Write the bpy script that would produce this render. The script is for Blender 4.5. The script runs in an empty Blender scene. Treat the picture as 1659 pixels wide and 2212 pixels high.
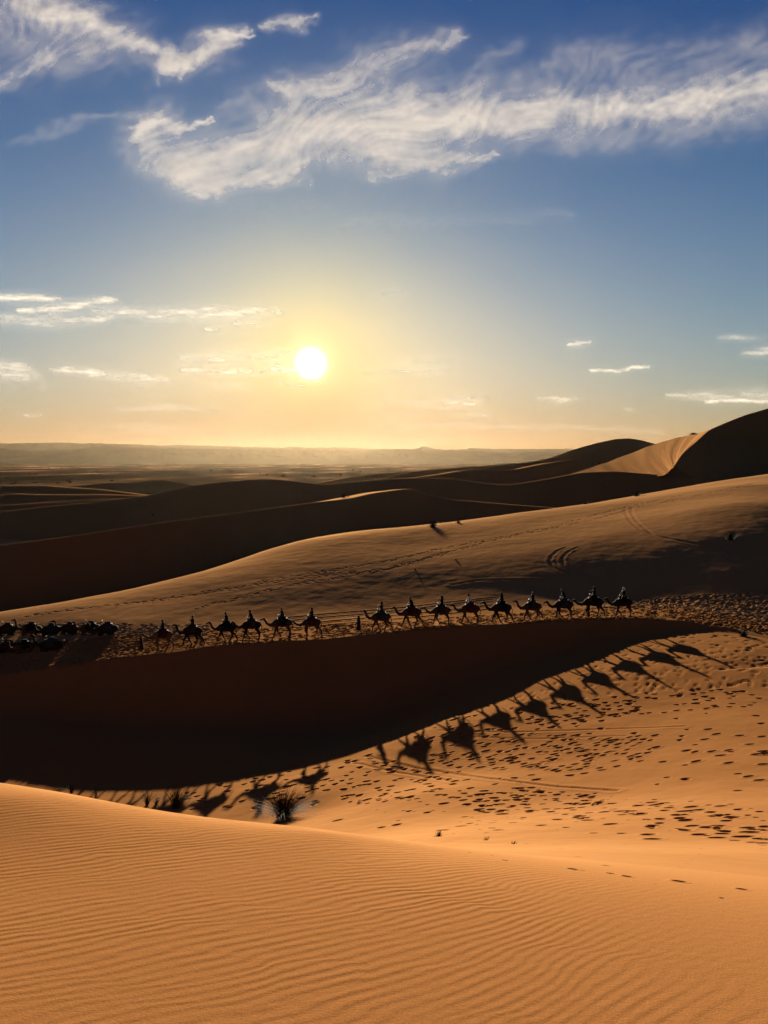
import bpy, math, random
import numpy as np
from mathutils import Vector

random.seed(7)
rng = np.random.default_rng(11)
sc = bpy.context.scene
col = sc.collection

# ------------------------------------------------------------------ camera
PITCH = math.radians(-3.65)
cam_data = bpy.data.cameras.new('camera')
cam = bpy.data.objects.new('camera', cam_data)
col.objects.link(cam)
cam.location = (0, 0, 0)
cam.rotation_euler = (math.radians(90) + PITCH, 0, 0)
cam_data.sensor_fit = 'VERTICAL'
cam_data.sensor_height = 34.6
cam_data.lens = 27.0
cam_data.clip_start = 0.1
cam_data.clip_end = 120000
sc.camera = cam

CP, SP = math.cos(PITCH), math.sin(PITCH)
FPX = 1725.8            # focal length for a picture 2212 tall


def ray(u, v):
    """direction through a point of the 1659 x 2212 photograph, forward part = 1"""
    a = (np.asarray(u, float) - 829.5) / FPX
    b = (1106.0 - np.asarray(v, float)) / FPX
    y = CP - b * SP
    z = SP + b * CP
    return a / y, z / y      # x/y and z/y


def P(u, v, y):
    a, t = ray(u, v)
    return (float(a) * y, y, float(t) * y)


# ------------------------------------------------------------------ sun and sky
_sx, _sz = ray(672, 785)
SUN = np.array([float(_sx), 1.0, float(_sz)])
SUN /= np.linalg.norm(SUN)
SUN_EL = math.asin(SUN[2])
SUN_AZ = math.atan2(SUN[0], SUN[1])          # clockwise from +Y

sun_data = bpy.data.lights.new('sun', 'SUN')
sun_data.energy = 5.0
sun_data.angle = math.radians(0.5)
sun_data.color = (1.0, 0.84, 0.62)
sun = bpy.data.objects.new('sun', sun_data)
col.objects.link(sun)
sun.rotation_euler = Vector((-SUN[0], -SUN[1], -SUN[2])).to_track_quat('-Z', 'Y').to_euler()

world = bpy.data.worlds.new('World')
sc.world = world
world.use_nodes = True
WN = world.node_tree
WN.nodes.clear()


def wn(kind, **kw):
    n = WN.nodes.new(kind)
    for k, v in kw.items():
        setattr(n, k, v)
    return n


def wmath(op, a, b=None, c=None):
    n = wn('ShaderNodeMath', operation=op)
    for i, x in enumerate((a, b, c)):
        if x is None:
            continue
        if isinstance(x, (int, float)):
            n.inputs[i].default_value = x
        else:
            WN.links.new(x, n.inputs[i])
    return n.outputs[0]


def wscale(colr, fac):
    n = wn('ShaderNodeVectorMath', operation='SCALE')
    if isinstance(colr, tuple):
        n.inputs[0].default_value = colr
    else:
        WN.links.new(colr, n.inputs[0])
    if isinstance(fac, (int, float)):
        n.inputs['Scale'].default_value = fac
    else:
        WN.links.new(fac, n.inputs['Scale'])
    return n.outputs[0]


def wadd(a, b, op='ADD'):
    n = wn('ShaderNodeVectorMath', operation=op)
    for i, x in enumerate((a, b)):
        if isinstance(x, tuple):
            n.inputs[i].default_value = x
        else:
            WN.links.new(x, n.inputs[i])
    return n.outputs[0]


sky = wn('ShaderNodeTexSky', sky_type='NISHITA')
sky.sun_disc = False
sky.sun_elevation = SUN_EL
sky.sun_rotation = SUN_AZ
sky.altitude = 700
sky.air_density = 1.0
sky.dust_density = SKY_DUST = 1.0
sky.ozone_density = 2.5
geo = wn('ShaderNodeNewGeometry')
dirn = wadd(geo.outputs['Incoming'], (-1.0, -1.0, -1.0), 'MULTIPLY')
dotn = wn('ShaderNodeVectorMath', operation='DOT_PRODUCT')
WN.links.new(dirn, dotn.inputs[0])
dotn.inputs[1].default_value = tuple(SUN)
# ang2 ~ squared angle to the sun in radians
ang2 = wmath('MULTIPLY', wmath('SUBTRACT', 1.0, dotn.outputs['Value']), 2.0)


def gauss(deg):
    s = math.radians(deg)
    return wmath('EXPONENT', wmath('MULTIPLY', ang2, -1.0 / (s * s)))


def aureole(deg):     # soft forward-scatter lobe of dust in the air
    s = math.radians(deg)
    return wmath('EXPONENT', wmath('MULTIPLY', wmath('SQRT', wmath('MAXIMUM', ang2, 0.0)), -1.0 / s))


SKY_K = 0.05
A = 1.0 / SKY_K
# dusty evening air: the sky is dimmed and warmed towards the sun and the horizon
sepd = wn('ShaderNodeSeparateXYZ')
WN.links.new(dirn, sepd.inputs[0])
el_deg = wmath('MULTIPLY', wmath('ARCSINE', wmath('MAXIMUM', sepd.outputs['Z'], 0.0)), 57.2958)
fs = aureole(12.0)
fe = wmath('EXPONENT', wmath('MULTIPLY', el_deg, -1.0 / 6.0))
fh = wmath('MINIMUM', wmath('MULTIPLY', el_deg, 1.0 / 30.0), 1.0)
AIR = [(1.257, 0.994, 0.637), (-0.39, -0.60, -0.48), (-0.829, -0.797, -0.528), (-3.376, -2.305, -1.449), (1.0, 0.793, -0.254), (-2.056, -1.116, -0.114), (-3.6, -4.4, -3.6)]
AIR_LEVEL = math.log(0.0074 / SKY_K)
terms = [None, fs, fe, wmath('MULTIPLY', fs, fe), wmath('MULTIPLY', fs, fs), fh,
         wmath('MULTIPLY', fs, wmath('EXPONENT', wmath('MULTIPLY', el_deg, -1.0 / 2.0)))]
comb = wn('ShaderNodeCombineXYZ')
for ch in range(3):
    acc = wmath('MULTIPLY', fs, AIR[1][ch])
    for k in range(2, 7):
        acc = wmath('ADD', acc, wmath('MULTIPLY', terms[k], AIR[k][ch]))
    WN.links.new(wmath('EXPONENT', wmath('ADD', acc, AIR[0][ch] + AIR_LEVEL)), comb.inputs[ch])
tot = wadd(sky.outputs[0], comb.outputs[0], 'MULTIPLY')
tot = wadd(tot, wscale((0.045 * A, 0.042 * A, 0.03 * A), gauss(1.7)))
tot = wadd(tot, wscale((4.0 * A, 3.6 * A, 2.6 * A), gauss(0.56)))
bg = wn('ShaderNodeBackground')
bg.inputs['Strength'].default_value = SKY_K
WN.links.new(tot, bg.inputs['Color'])
wo = wn('ShaderNodeOutputWorld')
WN.links.new(bg.outputs[0], wo.inputs['Surface'])

sc.view_settings.view_transform = 'Standard'
sc.view_settings.look = 'None'
sc.view_settings.gamma = 1.0
sc.view_settings.use_curve_mapping = False
sc.view_settings.exposure = 2.7
sc.render.engine = 'CYCLES'
sc.cycles.use_denoising = True
sc.cycles.max_bounces = 6
sc.cycles.diffuse_bounces = 1
sc.cycles.transparent_max_bounces = 12
sc.cycles.volume_bounces = 0


# ------------------------------------------------------------------ helpers
def tag(o, label=None, cat=None, group=None, kind=None):
    if label:
        o['label'] = label
    if cat:
        o['category'] = cat
    if group:
        o['group'] = group
    if kind:
        o['kind'] = kind
    return o


def mesh_np(name, verts, faces, mat=None, smooth=True):
    """verts (n,3), faces (m,k) arrays -> mesh data"""
    verts = np.ascontiguousarray(verts, dtype=np.float32)
    faces = np.ascontiguousarray(faces, dtype=np.int32)
    m, k = faces.shape
    me = bpy.data.meshes.new(name)
    me.vertices.add(len(verts))
    me.vertices.foreach_set('co', verts.ravel())
    me.loops.add(m * k)
    me.loops.foreach_set('vertex_index', faces.ravel())
    me.polygons.add(m)
    me.polygons.foreach_set('loop_start', np.arange(0, m * k, k, dtype=np.int32))
    me.polygons.foreach_set('loop_total', np.full(m, k, dtype=np.int32))
    me.polygons.foreach_set('use_smooth', np.full(m, smooth, dtype=bool))
    me.update(calc_edges=True)
    if mat:
        me.materials.append(mat)
    return me


def link(name, me, parent=None):
    o = bpy.data.objects.new(name, me)
    col.objects.link(o)
    if parent:
        o.parent = parent
    return o


def hash2(ix, iy, seed):
    h = (ix.astype(np.int64) * 374761393 + iy.astype(np.int64) * 668265263 + seed * 974634777) & 0x7fffffff
    h = ((h ^ (h >> 13)) * 1274126177) & 0x7fffffff
    return ((h ^ (h >> 16)) & 0xffff) / 65535.0


def vnoise(x, y, seed=0):
    """smooth gradient noise about -1..1"""
    xi, yi = np.floor(x), np.floor(y)
    fx, fy = x - xi, y - yi
    ux = fx * fx * fx * (fx * (fx * 6 - 15) + 10)
    uy = fy * fy * fy * (fy * (fy * 6 - 15) + 10)
    r = 0
    for dx in (0, 1):
        for dy in (0, 1):
            a = hash2(xi + dx, yi + dy, seed) * 2 * math.pi
            g = np.cos(a) * (fx - dx) + np.sin(a) * (fy - dy)
            wx = ux if dx else 1 - ux
            wy = uy if dy else 1 - uy
            r = r + g * wx * wy
    return r * 1.5


def fbm(x, y, seed=0, oct=5, gain=0.5):
    r, a = 0, 1.0
    for k in range(oct):
        r = r + a * vnoise(x, y, seed + 17 * k)
        x, y, a = x * 2.03 + 5.1, y * 2.03 + 9.7, a * gain
    return r


def sstep(x, a, b):
    t = np.clip((x - a) / (b - a), 0, 1)
    return t * t * (3 - 2 * t)


class TPS:
    """smooth height surface through survey points"""

    def __init__(self, pts, s=40.0, lam=1e-4):
        p = np.array(pts, float)
        self.s, self.c = s, p[:, :2] / s
        d2 = ((self.c[:, None] - self.c[None]) ** 2).sum(-1)
        K = 0.5 * d2 * np.log(d2 + 1e-12)
        n = len(p)
        Q = np.hstack([np.ones((n, 1)), self.c])
        M = np.zeros((n + 3, n + 3))
        M[:n, :n] = K + lam * np.eye(n)
        M[:n, n:] = Q
        M[n:, :n] = Q.T
        w = np.linalg.solve(M, np.concatenate([p[:, 2], np.zeros(3)]))
        self.w, self.a = w[:n], w[n:]

    def __call__(self, x, y):
        X, Y = np.asarray(x, float) / self.s, np.asarray(y, float) / self.s
        r = self.a[0] + self.a[1] * X + self.a[2] * Y
        for (cx, cy), w in zip(self.c, self.w):
            d2 = (X - cx) ** 2 + (Y - cy) ** 2
            r = r + w * 0.5 * d2 * np.log(d2 + 1e-12)
        return r


def smin(a, b, k):
    h = np.clip(0.5 + 0.5 * (b - a) / k, 0, 1)
    return b * (1 - h) + a * h - k * h * (1 - h)
# ------------------------------------------------------------------ the shape of the sand
# crest of the low ridge the caravan walks on: photograph position and distance
CREST = [(-420, 1475, 78), (-200, 1468, 78), (0, 1456, 79), (100, 1443, 79.5), (270, 1420, 80), (381, 1409, 80), (464, 1396, 80.3), (547, 1388, 80.5),
         (630, 1384, 80.6), (729, 1378, 80.6), (848, 1365, 80.8), (946, 1354, 81), (1107, 1347, 81), (1167, 1341, 81), (1281, 1337, 81),
         (1362, 1335, 80.5), (1471, 1341, 79), (1515, 1346, 78), (1580, 1355, 76), (1640, 1368, 73), (1800, 1400, 68), (2100, 1450, 62)]
_c = np.array([P(*c) for c in CREST])


def crest_y(x):
    return np.interp(x, _c[:, 0], _c[:, 1])


def crest_z(x):
    return np.interp(x, _c[:, 0], _c[:, 2])


SUNH = SUN / SUN[1]


def on_ray_from(pt, v):
    """point where the sun ray through pt comes down on picture row v"""
    lo, hi = 5.0, pt[1]
    for _ in range(40):
        y = (lo + hi) / 2
        q = np.array(pt) - SUNH * (pt[1] - y)
        b = ray(0, v)[1]
        if q[2] / q[1] < b:
            lo = y          # below the row: too near
        else:
            hi = y
    return np.array(pt) - SUNH * (pt[1] - y)


def crest_for(u, v):
    """crest point whose sun ray passes picture point (u, v)"""
    best = None
    uu = np.linspace(-200, 1700, 1900)
    ca = np.array(CREST, float)
    vv = np.interp(uu, ca[:, 0], ca[:, 1])
    cr = (uu - 672) * (v - 785) - (vv - 785) * (u - 672)
    k = int(np.argmin(np.abs(cr)))
    return P(uu[k], vv[k], float(np.interp(uu[k], ca[:, 0], ca[:, 2])))


TERM = [(146, 1709), (390, 1704), (488, 1691), (635, 1664), (810, 1612), (957, 1559), (1100, 1506), (1258, 1440), (1387, 1390)]
HEADS = [(820, 1301, 923, 1675), (883, 1294, 1026, 1646), (947, 1290, 1120, 1612), (1011, 1285, 1205, 1575), (1077, 1282, 1292, 1549),
         (1144, 1278, 1377, 1520), (1213, 1275, 1455, 1490), (1277, 1267, 1530, 1471), (1338, 1267, 1580, 1448)]
vp = []
for (u, v) in TERM:
    vp.append(on_ray_from(crest_for(u, v), v))
for (u0, v0, u1, v1) in HEADS:
    vp.append(on_ray_from(P(u0, v0, 82.2), v1))
vp.append(on_ray_from(P(675, 1316, 81.5), 1716))
for (x, y, z) in list(vp[3:4] + vp[6:7]):
    pass
for x, g, ys in ((-4, 0.23, (-3, 0.5, 3, 6.0)), (-1.5, 0.23, (-3, 0.5, 3, 6.0)), (0.5, 0.235, (-3, 0.5, 3)), (2.5, 0.26, (-3, 0.5, 3))):
    for y in ys:
        vp.append((x, y, -1.6 - g * y))
vp += [P(0, 1690, 9.0), P(0, 1706, 10.8), P(150, 1714, 8.5), P(150, 1732, 10.5), P(300, 1768, 9.6), P(500, 1797, 9.2), P(650, 1812, 9.0),
       P(300, 1745, 7.6), P(500, 1775, 7.1), P(700, 1796, 6.8), P(0, 1722, 7.2), P(850, 1834, 6.6), P(850, 1814, 9.5), P(1000, 1872, 6.0), P(1000, 1836, 9.5), P(1400, 1910, 6.0), P(1400, 1862, 9.5), P(1400, 1838, 13.5),
       P(1650, 1935, 6.0), P(1650, 1880, 9.5), P(1590, 1815, 20), P(940, 1806, 25), P(1150, 1833, 16), P(1270, 1725, 35), P(1500, 1760, 26), P(1650, 1740, 27), P(1640, 1650, 36), P(1300, 1640, 43),
       P(900, 1712, 41), P(640, 1757, 43), P(1030, 1762, 33), P(760, 1775, 36), P(1640, 1560, 45), P(1640, 1480, 55), P(1640, 1410, 65)]
vp += [(-8, 16, -8.6), (-11, 30, -16.0), (-20, 42, -20.6), (-25, 20, -11), (-9, 5, -3.2), (9, 3, -2.8), (-40, 55, -22.5), (-36, 70, -23.5), (0, 66, -22.6), (-14, 66, -23.4), (10, 70.5, -19.7), (18, 74.5, -18.3),
       (-35, 95, -25), (0, 95, -23), (24, 90, -18), (18, 8, -4.6), (30, 30, -13.5), (50, 60, -16)]
VALLEY = TPS(vp)

kp = [tuple(c) for c in _c[1:-2]]
BAND = [(-300, 1385, 98), (0, 1362, 95.5), (200, 1350, 94), (400, 1356, 90), (640, 1345, 90), (860, 1330, 91), (1100, 1312, 92), (1360, 1300, 92),
        (1500, 1290, 91), (1650, 1282, 90), (1900, 1275, 88)]
kp += [P(*b) for b in BAND]
CREST2 = [(-300, 1372, 100), (0, 1325, 106), (200, 1289, 115), (400, 1245, 126), (640, 1172, 146), (780, 1148, 155), (930, 1133, 163), (1150, 1105, 177),
          (1400, 1070, 195), (1659, 1028, 215), (1950, 985, 235)]
_c2 = np.array([P(*c) for c in CREST2])
kp += [tuple(c) for c in _c2]
for (u, y, z) in [(300, 105, -18.8), (600, 108, -17.1), (600, 126, -15.9), (900, 110, -16.0), (900, 136, -14.1), (1150, 104, -15.4), (1150, 117, -13.8), (1150, 146, -12.1),
                  (1400, 98, -15.2), (1400, 106, -13.8), (1400, 118, -11.9), (1400, 135, -10.3), (1400, 155, -9.4), (1600, 97, -14.0), (1600, 106, -12.4), (1600, 118, -10.4),
                  (1600, 142, -7.4), (1600, 178, -5.4), (1900, 105, -12), (1900, 145, -7.0), (1900, 200, -3.5)]:
    kp.append((float(ray(u, 1000)[0]) * y, y, z))
for c, (u, v, y) in zip(_c2, CREST2):
    L = np.array([-0.35, 1.0])
    t2 = abs(c[2] / c[1])
    kp.append((c[0] + L[0] * 22, c[1] + L[1] * 22, c[2] - 22 * t2 - 2.2))
    kp.append((c[0] + L[0] * 55, c[1] + L[1] * 55, c[2] - 55 * t2 - 9.0))
BACK = TPS(kp)


def base_height(x, y):
    """returns height and which surface it belongs to"""
    x = np.asarray(x, float)
    y = np.asarray(y, float)
    V = VALLEY(x, y)
    yc, zc = crest_y(x), crest_z(x)
    wob = 0.35 * vnoise(x * 0.25, y * 0.05, 5) + 0.12 * vnoise(x * 0.9, y * 0.1, 6)
    F = zc - 0.56 * (yc + wob - y)
    k = 0.6
    VF = -smin(-V, -F, 1.6)
    VF = np.where(y > yc - 40, VF, V)
    K = np.where(y > 40, BACK(x, y), 50.0)
    K = -smin(-K, np.full_like(K, 27.5), 3.0)
    K = np.where(y > 60, K, K + (60 - y) * 2)
    z = smin(VF, K, 0.10)
    reg = np.where(K < VF, 2, np.where(F > V, 1, 0))
    return z, reg


def hgt(x, y):
    return float(base_height(np.array([x]), np.array([y]))[0][0])


def at_many(u, v, y0=2.0, y1=230.0):
    """where picture points fall on the sand"""
    a, t = ray(u, v)
    ys = np.exp(np.linspace(math.log(y0), math.log(y1), 260))
    prev = None
    out = np.full(len(a), np.nan)
    last = np.zeros(len(a), bool)
    for i, y in enumerate(ys):
        g = base_height(a * y, np.full(len(a), y))[0] - t * y     # >0 : ray is under the sand
        if prev is not None:
            hit = (g > 0) & (prev <= 0) & np.isnan(out)
            yy = ys[i - 1] + (y - ys[i - 1]) * (-prev) / (g - prev + 1e-9)
            out[hit] = yy[hit]
        prev = g
    return a * out, out


def at(u, v, y0=2.0):
    x, y = at_many(np.array([u, u]), np.array([v, v]), y0)
    return float(x[0]), float(y[0])
# ------------------------------------------------------------------ materials
def new_mat(name):
    m = bpy.data.materials.new(name)
    m.use_nodes = True
    m.node_tree.nodes.clear()
    return m, m.node_tree.nodes, m.node_tree.links


def sand_mat(name, base, var=0.12, grain=0.0, far=False, bump=0.5):
    m, N, L = new_mat(name)
    tc = N.new('ShaderNodeTexCoord')
    b = N.new('ShaderNodeBsdfDiffuse')
    b.inputs['Roughness'].default_value = 0.4
    # quartz grains throw low light forward
    gl = N.new('ShaderNodeBsdfGlossy')
    gl.inputs['Roughness'].default_value = 0.85
    gl.inputs['Color'].default_value = (0.80, 0.46, 0.20, 1)
    fr = N.new('ShaderNodeFresnel')
    fr.inputs['IOR'].default_value = 1.28
    ms = N.new('ShaderNodeMixShader')
    fm = N.new('ShaderNodeMath')
    fm.operation = 'MULTIPLY'
    fm.inputs[1].default_value = 0.08
    L.new(fr.outputs[0], fm.inputs[0])
    L.new(fm.outputs[0], ms.inputs[0])
    L.new(b.outputs[0], ms.inputs[1])
    L.new(gl.outputs[0], ms.inputs[2])
    out = N.new('ShaderNodeOutputMaterial')
    L.new(ms.outputs[0], out.inputs['Surface'])
    n1 = N.new('ShaderNodeTexNoise')
    n1.inputs['Scale'].default_value = 0.12 if not far else 0.03
    n1.inputs['Detail'].default_value = 6
    L.new(tc.outputs['Object'], n1.inputs['Vector'])
    mix = N.new('ShaderNodeMix')
    mix.data_type = 'RGBA'
    mix.inputs['A'].default_value = (*[c * (1 - var) for c in base], 1)
    mix.inputs['B'].default_value = (*[c * (1 + var) for c in base], 1)
    L.new(n1.outputs['Fac'], mix.inputs['Factor'])
    last = mix.outputs['Result']
    if grain:
        n2 = N.new('ShaderNodeTexNoise')
        n2.inputs['Scale'].default_value = 190
        n2.inputs['Detail'].default_value = 3
        L.new(tc.outputs['Object'], n2.inputs['Vector'])
        r = N.new('ShaderNodeMapRange')
        r.inputs['From Min'].default_value = 0.3
        r.inputs['From Max'].default_value = 0.7
        r.inputs['To Min'].default_value = 1 - grain
        r.inputs['To Max'].default_value = 1 + grain
        L.new(n2.outputs['Fac'], r.inputs['Value'])
        sc_ = N.new('ShaderNodeVectorMath')
        sc_.operation = 'SCALE'
        L.new(last, sc_.inputs[0])
        L.new(r.outputs[0], sc_.inputs['Scale'])
        last = sc_.outputs[0]
    L.new(last, b.inputs['Color'])
    n3 = N.new('ShaderNodeTexNoise')
    n3.inputs['Scale'].default_value = 60 if grain else (1.4 if not far else 0.3)
    n3.inputs['Detail'].default_value = 5
    if not grain:
        mp = N.new('ShaderNodeMapping')
        mp.inputs['Scale'].default_value = (1, 0.35, 1)
        L.new(tc.outputs['Object'], mp.inputs['Vector'])
        L.new(mp.outputs[0], n3.inputs['Vector'])
    else:
        L.new(tc.outputs['Object'], n3.inputs['Vector'])
    bp = N.new('ShaderNodeBump')
    bp.inputs['Strength'].default_value = bump
    bp.inputs['Distance'].default_value = 0.004 if grain else (0.05 if not far else 0.5)
    L.new(n3.outputs['Fac'], bp.inputs['Height'])
    L.new(bp.outputs[0], b.inputs['Normal'])
    return m


SAND = (0.158, 0.0670, 0.0225)
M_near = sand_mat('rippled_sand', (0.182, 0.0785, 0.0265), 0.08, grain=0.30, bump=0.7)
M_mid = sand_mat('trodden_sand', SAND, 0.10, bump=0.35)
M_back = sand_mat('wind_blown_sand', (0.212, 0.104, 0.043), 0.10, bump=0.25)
M_far = sand_mat('distant_sand', (0.155, 0.069, 0.025), 0.12, far=True, bump=0.3)

# ------------------------------------------------------------------ the ground as one log-polar sheet of real relief
th_mid = np.arange(-0.476, 0.4761, 0.002)
side = 0.476 + np.cumsum(np.geomspace(0.006, 0.45, 15))
side = side[side < math.pi - 0.05]
TH = np.concatenate([-side[::-1], th_mid, side])


def seg(a, b, d0, d1):
    r, o = a, []
    while r < b:
        o.append(r)
        r += d0 + (d1 - d0) * (r - a) / (b - a)
    return o


RR = np.array(seg(0.12, 2.0, 0.08, 0.08) + seg(2.0, 9.0, 0.0125, 0.014) + seg(9.0, 24, 0.015, 0.05) + seg(24, 60, 0.05, 0.062)
              + seg(60, 78, 0.4, 0.3) + seg(78, 108, 0.13, 0.2) + seg(108, 200, 0.25, 0.6) + seg(200, 340, 0.9, 4))
nr, nt = len(RR), len(TH)
print('ground grid', nr, nt, nr * nt)
R2, T2 = np.meshgrid(RR, TH, indexing='ij')
Tc = np.clip(T2, -0.66, 0.66)
gx, gy = R2 * np.sin(Tc), R2 * np.cos(Tc)
bz, reg = base_height(gx, gy)
# gentle wind undulation
bz = bz + 0.012 * sstep(R2, 8, 14) * fbm(gx * 0.7, gy * 0.5, 3, 3) + 0.05 * sstep(R2, 20, 60) * fbm(gx * 0.12, gy * 0.1, 4, 3)
GX, GY = R2 * np.sin(T2), R2 * np.cos(T2)
wb = sstep(np.abs(T2), 0.9, 1.7)
bz = bz * (1 - wb) + wb * (-1.6 - 0.10 * R2)
GZ = bz.copy()

# ---- wind ripples on the near dune
ths = np.linspace(-1.2, 1.2, 600)
alpha = np.interp(ths, [-1.2, -0.5, -0.15, 0.0, 0.12, 0.25, 0.38, 0.5, 1.2], [0.52, 0.52, 0.54, 0.62, 0.74, 0.92, 1.02, 1.05, 1.05])
tanv = np.clip(np.tan(np.clip(ths + alpha, -1.3, 1.12)), -3, 2.2)
lg = -np.cumsum(tanv) * (ths[1] - ths[0])
lg -= np.interp(0.0, ths, lg)
gth = np.exp(lg)
nearm = (RR < 11.5)
rn, tn = R2[nearm], T2[nearm]
xn, yn = GX[nearm], GY[nearm]
g_ = np.interp(np.clip(tn, -1.2, 1.2), ths, gth) * 1.0
LAM = 0.108
warp = 0.040 * vnoise(xn * 0.9, yn * 1.3, 21) + 0.018 * vnoise(xn * 2.3, yn * 3.1, 22) + 0.005 * vnoise(xn * 7, yn * 9, 23)
ph = (rn * g_ + warp) / LAM
# forks and breaks in the crests
ph = ph + 0.45 * sstep(vnoise(xn * 0.8 + 3, yn * 1.5, 31), 0.05, 0.25) - 0.4 * sstep(vnoise(xn * 1.3 + 9, yn * 1.9 + 4, 32), 0.1, 0.3)
p = ph - np.floor(ph)
rise = 0.30
prof = np.where(p < rise, 0.5 - 0.5 * np.cos(math.pi * p / rise), 0.5 + 0.5 * np.cos(math.pi * (p - rise) / (1 - rise)))
amp = 0.0027 * (0.80 + 0.6 * vnoise(xn * 0.6, yn * 1.1, 41) + 0.45 * vnoise(xn * 3, yn * 5, 42))
amp = amp * (1 - 0.80 * sstep(tn, 0.10, 0.42) * sstep(rn, 3.0, 5.0)) * (1 - 0.45 * sstep(tn, 0.2, 0.5))
amp = amp * (1 - sstep(rn, 7.4 - 1.4 * sstep(tn, -0.2, 0.15), 9.4 - 1.8 * sstep(tn, -0.2, 0.15)))
amp = np.clip(amp, 0.0, None)
GZ[nearm] += prof * amp + 0.0006 * vnoise(xn * 14, yn * 14, 51)

# ---- tracks pressed in the sand
DENT = np.zeros_like(GZ)


def dent(x, y, rx, ry, ang, depth, rim=0.35, soft=1.0):
    r0, t0 = math.hypot(x, y), math.atan2(x, y)
    R = max(rx, ry) * 2.1
    i0, i1 = np.searchsorted(RR, r0 - R), np.searchsorted(RR, r0 + R)
    j0, j1 = np.searchsorted(TH, t0 - R / r0), np.searchsorted(TH, t0 + R / r0)
    if i1 <= i0 or j1 <= j0:
        return
    X, Y = GX[i0:i1, j0:j1] - x, GY[i0:i1, j0:j1] - y
    c, s = math.cos(ang), math.sin(ang)
    q = np.sqrt(((X * c + Y * s) / rx) ** 2 + ((-X * s + Y * c) / ry) ** 2)
    pit = -depth * (1 - sstep(q, 0.42 * soft, 1.0))
    rimv = rim * depth * np.exp(-((q - 1.20) / 0.26) ** 2)
    D = DENT[i0:i1, j0:j1]
    D[...] = np.where(pit < -0.004, np.minimum(D, pit), D) + np.where(pit > -0.004, rimv * 0.6, 0)


def dents_at(us, vs, size, depth, elong=1.25, jitter=0.15, ang=None, y0=2.0, rim=0.35):
    xs, ys = at_many(np.array(us, float), np.array(vs, float), y0)
    for x, y in zip(xs, ys):
        if x != x:
            continue
        s = size * rng.uniform(1 - jitter, 1 + jitter) * 0.5
        a = (rng.uniform(0, 6.28) if ang is None else ang + rng.normal(0, 0.25))
        dent(x, y, s * elong, s / elong ** 0.5, a, depth * rng.uniform(0.7, 1.2), rim)


# hand placed prints, read off the photograph crop (x, y, size factor)
C8 = [(15, 260, 1.2), (45, 262, .7), (70, 247, .7), (95, 260, .7), (145, 265, .9), (190, 272, .8), (222, 283, .9), (245, 308, .8), (290, 312, .7), (120, 309, .9), (165, 313, .7),
      (10, 306, .7), (45, 316, .6), (100, 350, 1), (155, 374, .5), (175, 376, .5), (200, 405, .7), (262, 416, 1.5), (315, 380, .9), (330, 405, .9), (300, 392, .6), (345, 398, .6),
      (440, 350, 1), (510, 350, 1), (430, 368, .9), (470, 402, 1.2), (445, 388, .9), (380, 335, .7), (360, 355, .7), (410, 335, .6), (560, 335, .6), (590, 333, .6), (620, 345, .7),
      (603, 303, .9), (685, 308, .9), (765, 320, .9), (840, 322, .6), (535, 281, 1.5), (635, 270, 1.3), (708, 281, 1.3), (765, 265, 1.3), (895, 278, 1.6), (970, 297, 1.1),
      (965, 342, 1.1), (1060, 318, 1.3), (1138, 345, 1), (850, 355, .9), (770, 387, .7), (735, 388, .5), (900, 342, .6), (1005, 381, .8), (1070, 348, .8), (1190, 368, .9),
      (1170, 385, 1.1), (1100, 285, 1), (1125, 275, .8), (1160, 300, .9), (1250, 290, 1.2), (1265, 303, 1), (1280, 330, .8), (1180, 262, 1.1), (1335, 270, 1.2), (1410, 286, 1.3),
      (1505, 283, 1.4), (1340, 316, 1.2), (1400, 317, 1), (1495, 326, 1.5), (1505, 343, 1.1), (1625, 313, 1.7), (1610, 338, 1.3), (1640, 352, 1.2), (1285, 385, 1.6), (1320, 376, 1.1),
      (1245, 393, .8), (1365, 388, .8), (1405, 415, 1.4), (1465, 376, 1), (1520, 434, 2.2), (1550, 403, 1.1), (1640, 455, 1.8), (1640, 470, 1.2), (1380, 468, .8), (1370, 495, .7),
      (1400, 483, .5), (1340, 515, .6), (1300, 520, .5), (1320, 533, .5), (1295, 546, .5), (835, 556, 1.1), (880, 561, .5), (995, 574, .8), (1065, 587, 1.1), (975, 541, .9),
      (1285, 608, 1.5), (1550, 641, 1.2), (1465, 678, .6), (1185, 620, .4), (370, 466, .8), (400, 486, .7), (495, 499, .6), (550, 519, .9), (785, 471, .9), (860, 504, 1.2),
      (845, 460, .4), (640, 447, .8), (1020, 505, .3), (790, 440, .4), (815, 445, .4), (1000, 412, .3), (1020, 505, .4), (1480, 265, .7), (1550, 300, .8), (1590, 300, 1),
      (1060, 262, .6), (1000, 247, .7), (985, 262, .7), (640, 240, .9), (575, 235, .9), (700, 247, .9), (715, 245, 1.1), (740, 232, .9), (690, 222, 1), (860, 240, 1.2),
      (915, 255, 1.2), (930, 235, 1), (960, 265, 1.1), (800, 232, .9), (820, 245, .9), (850, 258, 1.1), (780, 270, .9), (720, 262, .9), (600, 263, 1), (570, 250, .7)]
c8 = np.array(C8)
u8, v8 = (1500 + c8[:, 0] / 1.0553) * 0.54004, (2950 + c8[:, 1] / 1.0553) * 0.54004
x8, y8 = at_many(u8, v8, 2.0)
for x, y, s, v_ in zip(x8, y8, c8[:, 2], v8):
    if x == x:
        sz = min(0.55, 30.0 * s / 1.0553 * 0.54 * y / FPX * (0.72 + 0.7 * float(sstep(v_, 1840, 1880))))     # real size from its size in the picture
        dent(x, y, sz * 0.54, sz * 0.46, rng.uniform(-.5, .5), min(0.16, sz * 0.36), 0.2, 0.9)


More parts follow.
